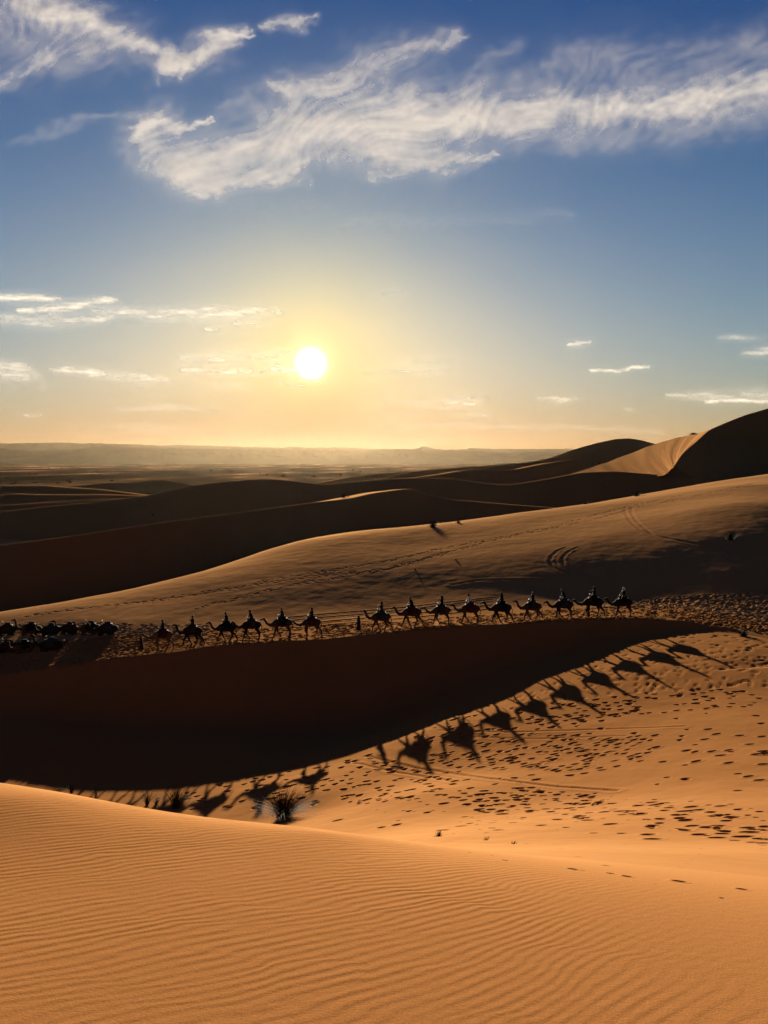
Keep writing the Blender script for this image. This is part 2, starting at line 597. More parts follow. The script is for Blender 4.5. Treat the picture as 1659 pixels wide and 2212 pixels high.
def poly_in(poly, n, seed=0, power=None):
    """n random picture points inside a quadrilateral strip: list of (u, vtop, vbottom)"""
    pa = np.array(poly, float)
    out = []
    r = np.random.default_rng(seed)
    w = np.interp(np.linspace(pa[0, 0], pa[-1, 0], 200), pa[:, 0], pa[:, 2] - pa[:, 1])
    cw = np.cumsum(w) / w.sum()
    uu = np.interp(r.uniform(0, 1, n), cw, np.linspace(pa[0, 0], pa[-1, 0], 200))
    t = r.uniform(0, 1, n)
    if power:
        t = 0.5 + 0.5 * np.sign(t - 0.5) * np.abs(2 * t - 1) ** power
    va = np.interp(uu, pa[:, 0], pa[:, 1])
    vb = np.interp(uu, pa[:, 0], pa[:, 2])
    return uu, va + (vb - va) * t


# the trampled caravan route across the valley floor
uu, vv = poly_in([(400, 1700, 1748), (560, 1680, 1745), (700, 1650, 1740), (800, 1625, 1735), (900, 1655, 1735), (1050, 1690, 1755), (1150, 1705, 1770), (1300, 1722, 1775)], 240, 1)
dents_at(uu, vv, 0.42, 0.095, y0=9, rim=0.15, jitter=0.3)
uu, vv = poly_in([(1300, 1722, 1775), (1450, 1735, 1795), (1660, 1742, 1830)], 40, 2)
dents_at(uu, vv, 0.42, 0.12, y0=5, rim=0.15, jitter=0.3)
# older prints softened by the wind
uu, vv = poly_in([(900, 1600, 1650), (1000, 1590, 1660), (1150, 1585, 1665), (1300, 1590, 1668), (1400, 1590, 1650)], 190, 3)
dents_at(uu, vv, 0.46, 0.042, elong=1.3, ang=0.1, y0=9, rim=0.5)
uu, vv = poly_in([(1330, 1570, 1620), (1480, 1580, 1640), (1660, 1560, 1700)], 22, 4)
dents_at(uu, vv, 0.42, 0.07, elong=1.4, ang=0.1, y0=9, rim=0.5)
# prints under and around the long camel shadows
uu, vv = poly_in([(900, 1585, 1630), (1100, 1510, 1580), (1250, 1450, 1570), (1380, 1400, 1540), (1500, 1368, 1520), (1660, 1380, 1500)], 430, 5)
dents_at(uu, vv, 0.42, 0.10, elong=1.2, y0=14, rim=0.2, jitter=0.35)


uu, vv = poly_in([(700, 1690, 1790), (1000, 1640, 1800), (1300, 1560, 1800), (1660, 1500, 1860)], 120, 8)
dents_at(uu, vv, 0.38, 0.075, y0=7, rim=0.2, jitter=0.4)


def trail(pts, step, size, depth, wob=0.22, seed=0, y0=9.0, side=0.16):
    r = np.random.default_rng(seed)
    pa = np.array(pts, float)
    us = np.linspace(pa[0, 0], pa[-1, 0], 60)
    vs = np.interp(us, pa[:, 0], pa[:, 1])
    xs, ys = at_many(us, vs, y0)
    ok = ~np.isnan(xs)
    xs, ys = xs[ok], ys[ok]
    d = np.concatenate([[0], np.cumsum(np.hypot(np.diff(xs), np.diff(ys)))])
    n = int(d[-1] / step)
    for i in range(n):
        s = (i + r.uniform(-.2, .2)) * step
        x, y = np.interp(s, d, xs), np.interp(s, d, ys)
        k = (1 if i % 2 else -1) * side
        dent(x + r.normal(0, wob * .4), y + k + r.normal(0, wob), size * .5 * r.uniform(.8, 1.2), size * .42, r.uniform(-.3, .3), depth * r.uniform(.7, 1.2), 0.3)


for k, pts in enumerate([[(1190, 1562), (1300, 1546), (1400, 1540), (1500, 1531), (1660, 1522)], [(1350, 1500), (1450, 1483), (1560, 1478), (1660, 1455)],
                         [(1230, 1545), (1300, 1525), (1420, 1503), (1520, 1488), (1660, 1466)], [(1400, 1462), (1500, 1448), (1660, 1420)],
                         [(1480, 1418), (1560, 1408), (1660, 1392)], [(1500, 1500), (1590, 1478), (1660, 1474)]]):
    trail(pts, 0.75, 0.42, 0.12, seed=60 + k)
# trampled belt behind and below the caravan
belt = [(-60, 1352, 1462), (100, 1348, 1446), (230, 1345, 1425), (380, 1348, 1402), (560, 1350, 1388), (700, 1350, 1378)]
uu, vv = poly_in(belt, 1500, 6)
dents_at(uu, vv, 0.52, 0.085, elong=1.3, y0=66, rim=0.6)
belt = [(700, 1350, 1378), (850, 1345, 1366), (1000, 1332, 1352), (1150, 1322, 1344), (1300, 1312, 1338), (1380, 1296, 1337), (1480, 1286, 1342), (1580, 1283, 1357), (1700, 1276, 1380)]
uu, vv = poly_in(belt, 2100, 7)
dents_at(uu, vv, 0.50, 0.12, elong=1.2, y0=60, rim=0.7)
# winding double trail of prints over the second dune
T1 = [(60, 1330), (200, 1312), (360, 1294), (550, 1263), (700, 1243), (829, 1231), (979, 1190), (1109, 1157), (1279, 1124), (1379, 1094), (1479, 1077), (1640, 1042)]
T2_ = [(560, 1256), (700, 1236), (829, 1214), (944, 1187), (1039, 1169), (1110, 1155), (1200, 1137), (1330, 1100), (1480, 1068)]
T3_ = [(430, 1312), (500, 1296), (560, 1282), (640, 1262), (720, 1250), (829, 1233), (900, 1212), (980, 1190)]
for k, (pts, dp) in enumerate([(T1, .10), (T1, .10), (T2_, .10), (T2_, .09), (T3_, .11), (T3_, .10)]):
    trail(pts, 0.62, 0.55, dp, wob=0.38, seed=80 + k, y0=82, side=0.3)


def groove(pts, half, depth, y0=9.0, gap=0.0):
    """wheel rut: a pressed line with small shoulders"""
    pa = np.array(pts, float)
    t = np.linspace(0, len(pa) - 1, 70)
    us, vs = np.interp(t, range(len(pa)), pa[:, 0]), np.interp(t, range(len(pa)), pa[:, 1])
    xs, ys = at_many(us, vs, y0)
    ok = ~np.isnan(xs)
    xs, ys = xs[ok], ys[ok]
    done = {}
    for a in range(len(xs) - 1):
        x0, y0_, x1, y1 = xs[a], ys[a], xs[a + 1], ys[a + 1]
        m = half * 3
        rr = [math.hypot(x0, y0_), math.hypot(x1, y1)]
        tt = [math.atan2(x0, y0_), math.atan2(x1, y1)]
        i0, i1 = np.searchsorted(RR, min(rr) - m), np.searchsorted(RR, max(rr) + m)
        j0, j1 = np.searchsorted(TH, min(tt) - m / min(rr)), np.searchsorted(TH, max(tt) + m / min(rr))
        if i1 <= i0 or j1 <= j0 or (i1 - i0) * (j1 - j0) > 400000:
            continue
        X, Y = GX[i0:i1, j0:j1], GY[i0:i1, j0:j1]
        dx, dy = x1 - x0, y1 - y0_
        l2 = dx * dx + dy * dy + 1e-9
        k = np.clip(((X - x0) * dx + (Y - y0_) * dy) / l2, 0, 1)
        q = np.hypot(X - x0 - k * dx, Y - y0_ - k * dy) / half
        f = -depth * np.exp(-q * q * 1.3) + 0.5 * depth * np.exp(-((q - 1.6) / 0.5) ** 2)
        cur = RUT[i0:i1, j0:j1]
        cur[...] = np.where(np.abs(f) > np.abs(cur), f, cur)


RUT = np.zeros_like(GZ)
groove([(790, 1632), (900, 1660), (1050, 1682), (1200, 1699), (1330, 1708)], 0.24, 0.035)
groove([(770, 1648), (850, 1668), (980, 1688)], 0.24, 0.03)
groove([(950, 1578), (1100, 1583), (1300, 1576), (1480, 1568)], 0.22, 0.018)
groove([(1000, 1592), (1150, 1597), (1350, 1590)], 0.22, 0.015)
for o in (0, 1):       # curved wheel tracks on the second dune
    du, dv = (0, 0) if not o else (13, 4)
    groove([(1350 + du, 1096), (1352 + du, 1108), (1358 + du, 1120), (1368 + du, 1132), (1382 + du, 1143), (1400 + du, 1152 + dv), (1422 + du, 1158 + dv), (1450 + du, 1164 + dv), (1500 + du, 1173 + dv)],
           0.30, 0.055, 82)
    groove([(1222 + 2 * du, 1182), (1204 + 2 * du, 1190), (1192 + 2 * du, 1200), (1187 + 2 * du, 1211), (1192 + 2 * du, 1222), (1212 + 2 * du, 1234), (1245 + 2 * du, 1247), (1285 + 2 * du, 1260), (1330 + 2 * du, 1270)],
           0.30, 0.045, 82)
groove([(980, 1262), (1030, 1254), (1090, 1252), (1160, 1252)], 0.5, 0.04, 82)
for (va, vb, dd) in ((1343, 1300, .05), (1352, 1312, .06), (1360, 1320, .05), (1336, 1296, .04)):
    groove([(600, va), (760, va - 14), (900, (va + vb) / 2 - 6), (1060, vb - 4)], 0.3, dd, 82)
GZ += DENT + RUT
GZ[T2 > 9] = 0

CR = reg.copy()
near_end = int(np.searchsorted(RR, 9.0))
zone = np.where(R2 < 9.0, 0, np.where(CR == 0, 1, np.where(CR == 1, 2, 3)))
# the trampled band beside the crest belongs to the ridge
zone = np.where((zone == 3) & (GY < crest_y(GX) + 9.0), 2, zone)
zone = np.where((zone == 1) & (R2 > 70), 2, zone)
idx = np.arange(nr * nt).reshape(nr, nt)
a_, b_, c_, d_ = idx[:-1, :-1], idx[1:, :-1], idx[1:, 1:], idx[:-1, 1:]
quads = np.stack([a_, d_, c_, b_], -1)
# close the ring behind the camera
wrap = np.stack([idx[:-1, -1], idx[:-1, 0], idx[1:, 0], idx[1:, -1]], -1)
allf = np.concatenate([quads.reshape(-1, 4), wrap])
fz = np.concatenate([zone[:-1, :-1].ravel(), zone[:-1, 0]])
verts = np.stack([GX, GY, GZ], -1).reshape(-1, 3)
for z, nm, mt, lb in ((0, 'rippled_dune', M_near, 'wind rippled orange sand slope under the viewer'),
                      (1, 'valley_floor', M_mid, 'sunlit sand hollow crossed by footprints and long camel shadows'),
                      (2, 'low_ridge', M_mid, 'trampled low sand ridge the caravan walks along'),
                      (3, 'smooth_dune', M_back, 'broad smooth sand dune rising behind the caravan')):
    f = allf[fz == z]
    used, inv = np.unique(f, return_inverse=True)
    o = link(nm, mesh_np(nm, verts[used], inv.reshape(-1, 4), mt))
    o['kind'] = 'structure'
    o['label'] = lb


def ground_z(x, y):
    """height of the finished sheet"""
    r, t = math.hypot(x, y), math.atan2(x, y)
    i = min(max(int(np.searchsorted(RR, r)) - 1, 0), nr - 2)
    j = min(max(int(np.searchsorted(TH, t)) - 1, 0), nt - 2)
    a, b = (r - RR[i]) / (RR[i + 1] - RR[i]), (t - TH[j]) / (TH[j + 1] - TH[j])
    return float((GZ[i, j] * (1 - a) + GZ[i + 1, j] * a) * (1 - b) + (GZ[i, j + 1] * (1 - a) + GZ[i + 1, j + 1] * a) * b)
# ------------------------------------------------------------------ far dunes
def sweep(name, crest, label, front=0.3, back=0.2, fl=70, bl=60, flat=0.0, direction=(0.05, -1.0), r0=2.0, mat=None, n=260, nf=46, nb=30, rough=0.25, tail=0.16, tail_at=40,
          floor=-30.5, seed=0, smk=0):
    pts = np.array([P(*c[:3]) for c in crest])
    us = np.linspace(crest[0][0], crest[-1][0], n)
    cu = np.array([c[0] for c in crest], float)
    # smooth the hand-read line a little
    def sm(a):
        v = np.interp(us, cu, a)
        k = smk or max(3, n // 60)
        pad = np.concatenate([np.full(k, v[0]), v, np.full(k, v[-1])])
        ker = np.hanning(2 * k + 1)
        return np.convolve(pad, ker / ker.sum(), 'valid')
    X, Y, Z = sm(pts[:, 0]), sm(pts[:, 1]), sm(pts[:, 2])
    FL = sm(np.array([c[3] if len(c) > 3 else flat for c in crest], float))
    d = np.array(direction) / np.hypot(*direction)
    of = fl * (np.linspace(1, 0, nf) ** 1.6)
    ob = bl * (np.linspace(0, 1, nb)[1:] ** 1.5)
    rows = []
    for o in of:
        drop = front * (np.sqrt(np.minimum(o, tail_at) ** 2 + r0 * r0) - r0) + tail * max(0, o - tail_at)
        rows.append((X + d[0] * o, Y + d[1] * o, Z - drop))
    for o in ob:
        drop = 0.015 * o + back * np.log1p(np.exp(np.clip((o - FL - r0) / r0, -30, 30))) * r0 * 0.9
        rows.append((X - d[0] * o, Y - d[1] * o, Z - drop))
    V = np.array(rows).transpose(0, 2, 1)
    V[..., 2] += rough * fbm(V[..., 0] / 22.0, V[..., 1] / 30.0, 70 + seed, 3) * np.clip(np.concatenate([of, ob])[:, None] / 15, 0.15, 1)
    V[..., 2] = np.maximum(V[..., 2], floor - 1)
    nr_ = len(rows)
    idx = np.arange(nr_ * n).reshape(nr_, n)
    q = np.stack([idx[:-1, :-1], idx[:-1, 1:], idx[1:, 1:], idx[1:, :-1]], -1).reshape(-1, 4)
    o = link(name, mesh_np(name, V.reshape(-1, 3), q, mat or M_far))
    o['kind'] = 'structure'
    o['label'] = label
    return V


sweep('middle_dune', [(-400, 1215, 118), (-100, 1190, 132), (100, 1165, 148), (300, 1136, 178), (450, 1115, 205), (560, 1101, 222), (640, 1090, 230), (680, 1085, 230, 1), (722, 1081, 230, 16), (761, 1076, 230, 24),
                      (800, 1066.6, 230, 20), (833, 1061.7, 230, 14), (865, 1057.5, 230, 9), (885, 1055.8, 230, 3), (898, 1057.5, 230, 7), (914, 1065, 229, 9), (927, 1069, 228, 6),
                      (944, 1071.5, 227, 2), (976, 1079.6, 225, 3), (1028, 1083, 222, 4), (1080, 1087.8, 220, 5), (1160, 1094, 218, 5), (1300, 1104, 214)],
      'dark middle dune with a small sunlit top', front=0.36, fl=135, bl=60, r0=1.2)
sweep('long_dune', [(-200, 1120, 320), (0, 1105, 325), (139, 1090.5, 330), (278, 1075, 332), (310, 1072, 333), (417, 1049, 336), (470, 1042, 337), (525, 1037, 338), (575, 1034, 340),
                    (620, 1037, 340), (660, 1042, 338), (700, 1047, 335), (750, 1041, 330), (830, 1034.5, 325), (900, 1032.5, 320), (965, 1033, 316), (1020, 1039.5, 312), (1065, 1046, 310),
                    (1110, 1046, 308), (1180, 1034.7, 305), (1255, 1020.7, 302), (1330, 1018, 298), (1430, 1026, 285), (1500, 1034, 270), (1600, 1045, 260)],
      'long shaded dune crest crossing the whole view', front=0.20, fl=130, bl=70, r0=2.5, n=420, tail=0.14, tail_at=60, flat=3, seed=1)
sweep('left_dune', [(-200, 1098, 372), (0, 1092, 380), (100, 1084.5, 390), (200, 1079, 395), (280, 1075.5, 395), (340, 1072, 395), (420, 1070, 395)],
      'low dune with a bright crest line at far left', front=0.16, fl=60, bl=60, r0=3, flat=4, seed=2)
sweep('left_dune', [(-200, 1070, 470), (0, 1068, 470), (30, 1066.5, 470), (100, 1068.5, 470), (200, 1068, 470), (300, 1070.5, 470), (400, 1074, 470)],
      'second low dune behind the far left crest line', front=0.16, fl=60, bl=90, r0=3, flat=8, seed=3)
sweep('left_dune', [(-200, 1052, 620), (0, 1049, 620), (100, 1049, 620), (165, 1054, 615), (215, 1057, 610), (265, 1063, 600), (320, 1070, 590)],
      'rounded low dune at the left edge of the dunes', front=0.17, fl=90, bl=90, r0=4, flat=10, seed=4)
sweep('left_dune', [(120, 1056, 800), (165, 1049, 800), (225, 1042.5, 805), (280, 1043, 810), (320, 1037, 810), (350, 1035.5, 810), (380, 1042, 810), (420, 1046.5, 810), (480, 1050, 805), (540, 1056, 800)],
      'last low dune before the flat plain', front=0.16, fl=110, bl=90, r0=5, flat=4, seed=5)
sweep('far_dune', [(740, 1046, 700), (790, 1041, 700), (823, 1035, 700), (849, 1027.5, 700), (882, 1018.5, 712), (914, 1017.8, 725), (947, 1014.5, 737), (996, 1008.6, 750), (1038, 1006.4, 762),
                   (1080, 1002.5, 768), (1129, 1000, 775), (1179, 992, 775), (1244, 969.5, 775), (1289, 957, 775), (1329, 948.5, 775), (1359, 946.6, 775), (1384, 951, 772), (1414, 959, 765),
                   (1454, 970, 756), (1540, 985, 750)],
      'far rounded dune mound in shade on the skyline', front=0.24, fl=230, bl=120, r0=4, tail=0.15, tail_at=120, flat=5, seed=6)
sweep('far_dune', [(620, 1058, 850), (680, 1044, 850), (760, 1030, 850), (820, 1021, 850), (870, 1020, 850), (930, 1014, 850), (1000, 1010, 850), (1060, 1004, 850), (1130, 1000, 850), (1200, 1000, 850)],
      'faint low dune line next to the plain', front=0.16, fl=140, bl=120, r0=5, flat=25, seed=8)
sweep('far_dune', [(790, 1042, 440), (850, 1038, 440), (900, 1031, 440, 14), (949, 1025, 440, 30), (999, 1016.5, 442, 26), (1044, 1014, 445, 8), (1089, 1016, 450, 4), (1119, 1013, 455, 12), (1179, 1001, 470, 20),
                   (1240, 992, 480)],
      'far dune with thin sunlit streaks below the mound', front=0.22, fl=120, bl=90, r0=2.5, seed=7)
# the lit saddle slope and the tall dark dune at the right
_s = [(1225, 1027, 310), (1258, 1017, 350), (1294, 1004.6, 390), (1354, 983, 470), (1414, 958.6, 540), (1470, 944, 560), (1505, 936, 530), (1533, 929, 404)]
_e = [(1262, 1030, 296), (1320, 1030, 300), (1385, 1034, 298), (1436, 1028, 274), (1452, 1010, 285), (1464, 994, 303), (1474, 979, 327), (1500, 959, 362)]
A_, B_ = np.array([P(*p) for p in _s]), np.array([P(*p) for p in _e])
nx_, ny_ = 200, 120
ks = np.linspace(0, len(_s) - 1, nx_)


def smooth_line(pts):
    q = np.stack([np.interp(ks, range(len(pts)), pts[:, k]) for k in range(3)], -1)
    ker = np.hanning(33)
    ker /= ker.sum()
    return np.stack([np.convolve(np.pad(q[:, k], 16, mode='reflect', reflect_type='odd'), ker, 'valid') for k in range(3)], -1)


Ai, Bi = smooth_line(A_), smooth_line(B_)
rows = []
for t in np.linspace(-0.25, 1, ny_):
    if t < 0:        # over the brink, falling away to the far side
        q = Ai + (Ai - Bi) * [1, 1, 0] * (-t)
        zz = Ai[:, 2] - 0.25 * np.hypot(*(Ai - Bi)[:, :2].T) * (-t) * np.minimum(1, -t * 12)
    else:
        q = Ai * (1 - t) + Bi * t
        zz = q[:, 2]
    rows.append(np.stack([q[:, 0], q[:, 1], zz], -1))
V = np.array(rows)
_S, _T = np.meshgrid(ks, np.linspace(0, 1, ny_))
V[..., 2] += (0.30 * fbm(_S * 1.5 + 1.2 * _T, _T * 0.6, 91, 2) + 0.05 * fbm(_S * 14, _T * 5, 92, 3)) * np.clip(_T * 4 + 0.1, 0, 1)
idx = np.arange(nx_ * ny_).reshape(ny_, nx_)
q = np.stack([idx[:-1, :-1], idx[1:, :-1], idx[1:, 1:], idx[:-1, 1:]], -1).reshape(-1, 4)
o = link('saddle_slope', mesh_np('saddle_slope', V.reshape(-1, 3), q, M_far))
o['kind'] = 'structure'
o['label'] = 'sunlit saddle slope between the far mound and the tall dark dune'
sweep('tall_dune', [(1452, 1012, 275), (1464, 993, 300), (1474, 977, 325), (1500, 957, 360), (1530, 929, 400), (1570, 912, 405), (1610, 896, 410), (1659, 882, 415), (1750, 862, 420),
                    (1850, 850, 425), (2000, 850, 430)],
      'tall dark dune face rising at the right edge', front=0.52, fl=170, back=1.2, bl=14, direction=(0.42, -1.0), r0=1.5, tail=0.2, tail_at=60, seed=9, smk=9, rough=0.4)

# ------------------------------------------------------------------ plain and mountains
def plain_mat():
    m, N, L = new_mat('stony_plain')
    tc = N.new('ShaderNodeTexCoord')
    mp = N.new('ShaderNodeMapping')
    mp.inputs['Scale'].default_value = (1.0, 0.30, 1.0)
    L.new(tc.outputs['Object'], mp.inputs['Vector'])
    n = N.new('ShaderNodeTexNoise')
    n.inputs['Scale'].default_value = 0.006
    n.inputs['Detail'].default_value = 8
    n.inputs['Roughness'].default_value = 0.62
    L.new(mp.outputs[0], n.inputs['Vector'])
    r = N.new('ShaderNodeValToRGB')
    e = r.color_ramp.elements
    e[0].position, e[0].color = 0.42, (0.022, 0.015, 0.009, 1)
    e[1].position, e[1].color = 0.58, (0.12, 0.062, 0.029, 1)
    x = e.new(0.50)
    x.color = (0.045, 0.030, 0.018, 1)
    x = e.new(0.64)
    x.color = (0.36, 0.20, 0.10, 1)
    L.new(n.outputs['Fac'], r.inputs['Fac'])
    b = N.new('ShaderNodeBsdfDiffuse')
    L.new(r.outputs[0], b.inputs['Color'])
    out = N.new('ShaderNodeOutputMaterial')
    L.new(b.outputs[0], out.inputs['Surface'])
    return m


rp = np.geomspace(150, 14200, 260)
tp = np.linspace(-math.pi, math.pi, 361)
tp = tp[:-1]
Rp, Tp = np.meshgrid(rp, tp, indexing='ij')
Xp, Yp = Rp * np.sin(Tp), Rp * np.cos(Tp)
Zp = -30.0 + 0.4 * fbm(Xp / 90, Yp / 200, 101, 4)
idx = np.arange(Rp.size).reshape(Rp.shape)
nxt = np.roll(idx, -1, axis=1)
q = np.stack([idx[:-1], nxt[:-1], nxt[1:], idx[1:]], -1).reshape(-1, 4)
# keep the plain only where the dunes end, ahead of the viewer and round about
M_plain = plain_mat()
o = link('plain', mesh_np('plain', np.stack([Xp, Yp, Zp], -1).reshape(-1, 3), q, M_plain))
o['kind'] = 'structure'
o['label'] = 'flat stony desert plain stretching to the mountains'


def rock_mat():
    m, N, L = new_mat('mountain_rock')
    tc = N.new('ShaderNodeTexCoord')
    n = N.new('ShaderNodeTexNoise')
    n.inputs['Scale'].default_value = 0.004
    n.inputs['Detail'].default_value = 8
    L.new(tc.outputs['Object'], n.inputs['Vector'])
    r = N.new('ShaderNodeMix')
    r.data_type = 'RGBA'
    r.inputs['A'].default_value = (0.04, 0.03, 0.023, 1)
    r.inputs['B'].default_value = (0.09, 0.065, 0.05, 1)
    L.new(n.outputs['Fac'], r.inputs['Factor'])
    b = N.new('ShaderNodeBsdfDiffuse')
    L.new(r.outputs['Result'], b.inputs['Color'])
    out = N.new('ShaderNodeOutputMaterial')
    L.new(b.outputs[0], out.inputs['Surface'])
    return m


M_rock = rock_mat()


def mountains(name, line, Y, label, depth, seed, jag):
    us = np.linspace(-500, 2150, 900)
    v = np.interp(us, [p[0] for p in line], [p[1] for p in line])
    a, t = ray(us, v)
    # widen the range past the frame on both sides, keep it level
    ridge = t * Y + jag * fbm(us / 14.0, us * 0 + seed, seed, 4)
    rows, ny = [], 26
    for k in range(ny):
        s = k / (ny - 1)
        y = Y - depth * (1 - s)
        h = s ** 0.8
        gul = (1 - abs(2 * s - 1)) * 0.07 * fbm(us / 30.0 + 40, np.full_like(us, s * 2.5), seed + 3, 4)
        z = -31 + (ridge + 31) * np.clip(h + gul, 0, 1.0)
        if k == ny - 1:
            z = ridge
        rows.append(np.stack([a * y, np.full_like(us, y), z], -1))
    for s in (0.3, 1.0):
        rows.append(np.stack([a * (Y + 900 * s), np.full_like(us, Y + 900 * s), ridge * (1 - s) - 31 * s], -1))
    V = np.array(rows)
    n1, n2 = V.shape[:2]
    idx = np.arange(n1 * n2).reshape(n1, n2)
    q = np.stack([idx[:-1, :-1], idx[:-1, 1:], idx[1:, 1:], idx[1:, :-1]], -1).reshape(-1, 4)
    o = link(name, mesh_np(name, V.reshape(-1, 3), q, M_rock))
    o['kind'] = 'structure'
    o['label'] = label


FARL = [(-500, 962), (-200, 957), (0, 958), (58, 957), (127, 956), (160, 956.6), (176, 958.5), (195, 957), (244, 958.5), (293, 960), (351, 962.4), (374, 961.5), (456, 962.4), (540, 965.3), (582, 966.3),
        (612, 967), (625, 965.4), (638, 965), (657, 966.9), (709, 967), (722, 966), (768, 967.6), (807, 970), (849, 969.6), (890, 970), (904.6, 967.6), (913.7, 963.6), (919, 964.6), (926, 965.7), (937, 969.2), (963, 971),
        (1008, 970.6), (1013, 967), (1028, 968.3), (1060, 970), (1120, 970), (1244, 969.6), (1400, 968), (1700, 966), (2150, 970)]
NEARL = [(-500, 972), (0, 967), (26, 972), (65, 974), (156, 972), (195, 967), (234, 963.6), (260, 965), (309, 968.3), (391, 968.5), (456, 970), (540, 971.5), (620, 972), (703, 974), (780, 975), (833, 972), (852, 969.4),
         (882, 971.6), (930, 974), (1028, 974), (1080, 977), (1250, 974), (1600, 976), (2150, 972)]
mountains('mountain_range', FARL, 13000, 'far flat topped mountain range fading in golden haze', 1100, 5, 5.0)
mountains('foothills', NEARL, 9500, 'lower foothills in front of the far mountains', 900, 9, 3.0)

# ------------------------------------------------------------------ haze
def haze_box():
    x0, x1, y0, y1, z0, z1 = -12000, 12000, -2500, 14400, -40, 330
    v = [(x, y, z) for z in (z0, z1) for y in (y0, y1) for x in (x0, x1)]
    f = [(0, 2, 3, 1), (4, 5, 7, 6), (0, 1, 5, 4), (2, 6, 7, 3), (0, 4, 6, 2), (1, 3, 7, 5)]
    m, N, L = new_mat('haze_air')
    pv = N.new('ShaderNodeVolumePrincipled')
    pv.inputs['Color'].default_value = (0.95, 0.76, 0.50, 1)
    pv.inputs['Density'].default_value = 1.4e-6
    pv.inputs['Anisotropy'].default_value = 0.75
    out = N.new('ShaderNodeOutputMaterial')
    L.new(pv.outputs[0], out.inputs['Volume'])
    me = mesh_np('haze', np.array(v, float), np.array(f), m, smooth=False)
    o = link('haze', me)
    o['kind'] = 'stuff'
    o['label'] = 'thin golden evening haze over the desert'


haze_box()
# ------------------------------------------------------------------ bodies from blended tapered limbs
def capsule(p, a, b, ra, rb, sq=1.0):
    a, b = np.array(a, float), np.array(b, float)
    w = np.array([1, 1 / sq, 1])          # sq < 1 flattens sideways
    pa = (p - a) * w
    ba = (b - a) * w
    h = np.clip((pa @ ba) / (ba @ ba + 1e-12), 0, 1)
    d = np.sqrt(((pa - h[:, None] * ba) ** 2).sum(-1))
    return d - (ra + (rb - ra) * h)


def blend(ds, k):
    out = ds[0]
    for d, kk in zip(ds[1:], k):
        h = np.clip(0.5 + 0.5 * (d - out) / kk, 0, 1)
        out = d * (1 - h) + out * h - kk * h * (1 - h)
    return out


def surface(caps, cell, pad=0.06, extra=None):
    """caps: (a, b, ra, rb, blend, sq). Returns one closed continuous quad surface."""
    P_ = np.array([c[0] for c in caps] + [c[1] for c in caps])
    R_ = max(max(c[2], c[3]) for c in caps)
    lo, hi = P_.min(0) - R_ - pad, P_.max(0) + R_ + pad
    n = np.ceil((hi - lo) / cell).astype(int) + 1
    ax = [lo[i] + cell * np.arange(n[i]) for i in range(3)]
    G = np.stack(np.meshgrid(*ax, indexing='ij'), -1).reshape(-1, 3)
    ds = [capsule(G, c[0], c[1], c[2], c[3], c[5] if len(c) > 5 else 1.0) for c in caps]
    f = blend(ds, [c[4] for c in caps[1:]])
    if extra is not None:
        f = extra(G, f)
    f = f.reshape(n)
    ins = f < 0
    cnt = np.zeros(n - 1)
    acc = np.zeros((*(n - 1), 3))
    I = np.stack(np.meshgrid(*[np.arange(k - 1) for k in n], indexing='ij'), -1).astype(float)

    def sl(o):
        return tuple(slice(o[i], n[i] - 1 + o[i]) for i in range(3))
    cor = [(i, j, k) for i in (0, 1) for j in (0, 1) for k in (0, 1)]
    for a in cor:
        for d in range(3):
            if a[d]:
                continue
            b = list(a)
            b[d] = 1
            fa, fb = f[sl(a)], f[sl(b)]
            m = (fa < 0) != (fb < 0)
            t = np.where(m, fa / np.where(m, fa - fb, 1), 0)
            pt = np.array(a, float)
            q = np.broadcast_to(pt, acc.shape).copy()
            q[..., d] = t
            acc += np.where(m[..., None], q, 0)
            cnt += m
    act = cnt > 0
    vid = -np.ones(n - 1, int)
    vid[act] = np.arange(act.sum())
    V = (I[act] + acc[act] / cnt[act][:, None]) * cell + lo
    F = []
    for d in range(3):
        e, g = [(1, 2), (2, 0), (0, 1)][d]
        s0 = [slice(1, n[i] - 1) for i in range(3)]
        s0[d] = slice(0, n[d] - 1)
        s1 = list(s0)
        s1[d] = slice(1, n[d])
        A0, A1 = ins[tuple(s0)], ins[tuple(s1)]
        idx = np.argwhere(A0 != A1)
        flip = A0[A0 != A1]
        base = idx.copy()
        for i in range(3):
            if i != d:
                base[:, i] += 1
        q = []
        for oe, og in ((0, 0), (-1, 0), (-1, -1), (0, -1)):
            c = base.copy()
            c[:, e] += oe
            c[:, g] += og
            q.append(vid[c[:, 0], c[:, 1], c[:, 2]])
        q = np.stack(q, -1)
        q[~flip] = q[~flip][:, ::-1]
        F.append(q)
    return V, np.concatenate(F)


